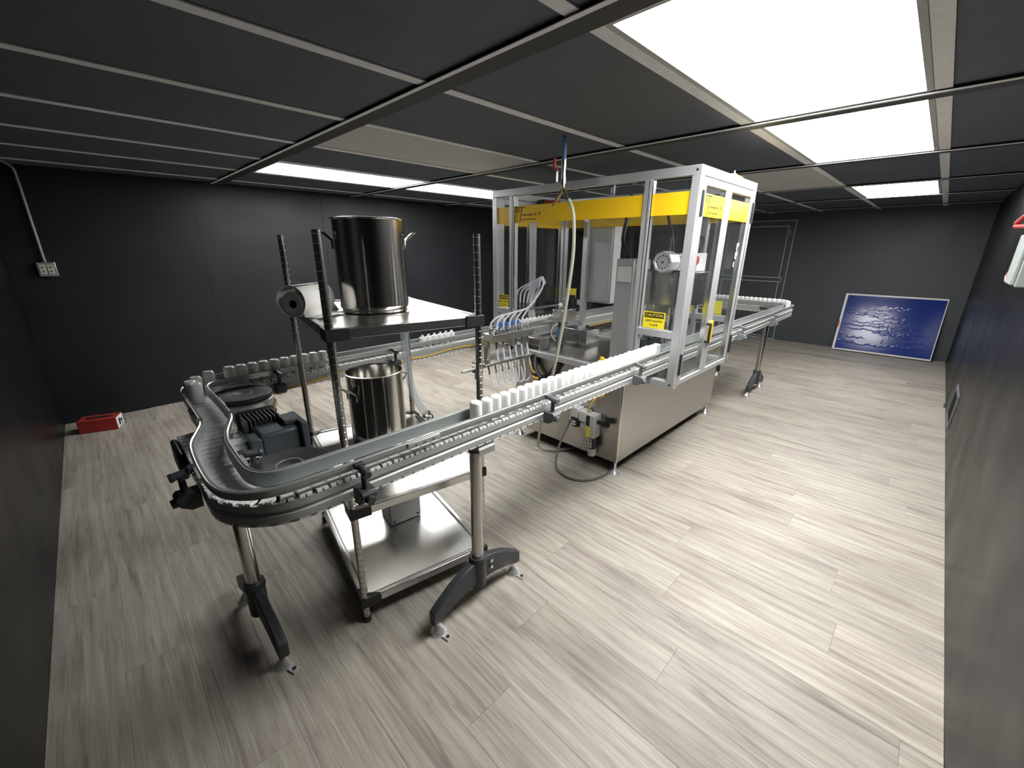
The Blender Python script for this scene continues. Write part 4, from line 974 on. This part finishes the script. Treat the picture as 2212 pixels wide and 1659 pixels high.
for j in range(ny_ + 1):
    for i in range(nx_ + 1):
        a, b = i / nx_, j / ny_; z_ = .0
        for (cx, cy, L, wd, ph, am) in ridges:
            dx = (a - cx) / L
            if abs(dx) < 1:
                yy = cy + .010 * math.sin(dx * 9 + ph) + .006 * math.sin(dx * 23 + ph * 2); d = (b - yy) / (wd * 2)
                if abs(d) < 3: z_ += am * math.exp(-d * d) * (1 - dx * dx)
        for (cx, cy, L, wd, am) in vr:
            dy = (b - cy) / L
            if abs(dy) < 1:
                d = (a - cx - .004 * math.sin(dy * 7)) / (wd * 1.5)
                if abs(d) < 3: z_ += am * math.exp(-d * d) * (1 - dy * dy)
        z_ += 0.0004 * math.sin(b * 6 + 2 * math.sin(a * 4))
        vs.append((fe * 1.3 + a * (WB - fe * 1.8), fe + b * (HB - 2 * fe), .001 + z_))
fm = MB(); fm.add(vs, [(j * (nx_ + 1) + i, j * (nx_ + 1) + i + 1, (j + 1) * (nx_ + 1) + i + 1, (j + 1) * (nx_ + 1) + i) for j in range(ny_) for i in range(nx_)], True)
part('blue_film', fm.xform(Mx), M['film'], t)
part('red_tag', MB().bb((-.006, HB * .40, -.012), (.012, HB * .52, .0075)).xform(Mx), M['red'], t, .001)
# grey switch box with red pieces on the right wall
t = thing('safety_switch', 'pale grey switch box with red handle pieces on the right wall', 'switch', (2.9, Y0, 1.3))
yb_ = Y0 + .001; yf_ = Y0 + .085
part('switch_body', MB().bb((2.74, yb_, 1.228), (3.06, yf_, 1.46)).prism([(2.74, 1.4601), (3.06, 1.4601), (3.02, 1.50), (2.78, 1.50)], yb_, yf_ - .012), M['greybox'], t, .004)
part('switch_cover', MB().bb((2.76, yf_ + .0001, 1.235), (2.985, yf_ + .014, 1.44)), M['greybox'], t, .004)
part('red_hasp', MB().tube([(3.055, yf_ + .006, 1.275), (3.075, yf_ + .008, 1.262), (3.06, yf_ + .006, 1.240), (3.02, yf_ + .006, 1.238), (3.005, yf_ + .006, 1.262), (3.02, yf_ + .006, 1.285), (3.055, yf_ + .006, 1.275)], .0045, 8).bb((3.015, yf_ + .001, 1.245), (3.055, yf_ + .005, 1.27)), M['pink'], t)
part('red_lever', MB().tube([(2.92, yf_ - .01, 1.475), (3.12, Y0 + .117, 1.482), (3.125, Y0 + .117, 1.496), (2.92, yf_ + .01, 1.545), (2.86, yf_ + .01, 1.53)], .009, 8), M['red'], t)
part('print', MB().bb((3.00, yf_ + .0002, 1.31), (3.012, yf_ + .0006, 1.36)).bb((3.02, yf_ + .0002, 1.39), (3.032, yf_ + .0006, 1.405)), M['ink'], t)
# low grille on the right wall
t = thing('wall_grille', 'dark grille low on the right wall near the floor', 'vent', (4.63, Y0, .2))
f = MB().bb((4.42, Y0 + .0005, .07), (4.84, Y0 + .012, .095)).bb((4.42, Y0 + .0005, .315), (4.84, Y0 + .012, .34)).bb((4.42, Y0 + .0005, .095), (4.445, Y0 + .012, .315)).bb((4.815, Y0 + .0005, .095), (4.84, Y0 + .012, .315))
part('grille_frame', f, M['plasticg'], t, .002)
for k in range(9):
    z = .104 + k * .0235
    part('slat', MB().prism([(0, 0), (.010, .006), (.010, .009), (0, .003)], 4.445, 4.815, Matrix(((0, 1, 0, 0), (1, 0, 0, Y0 + .001), (0, 0, 1, z), (0, 0, 0, 1)))), M['black'], t)
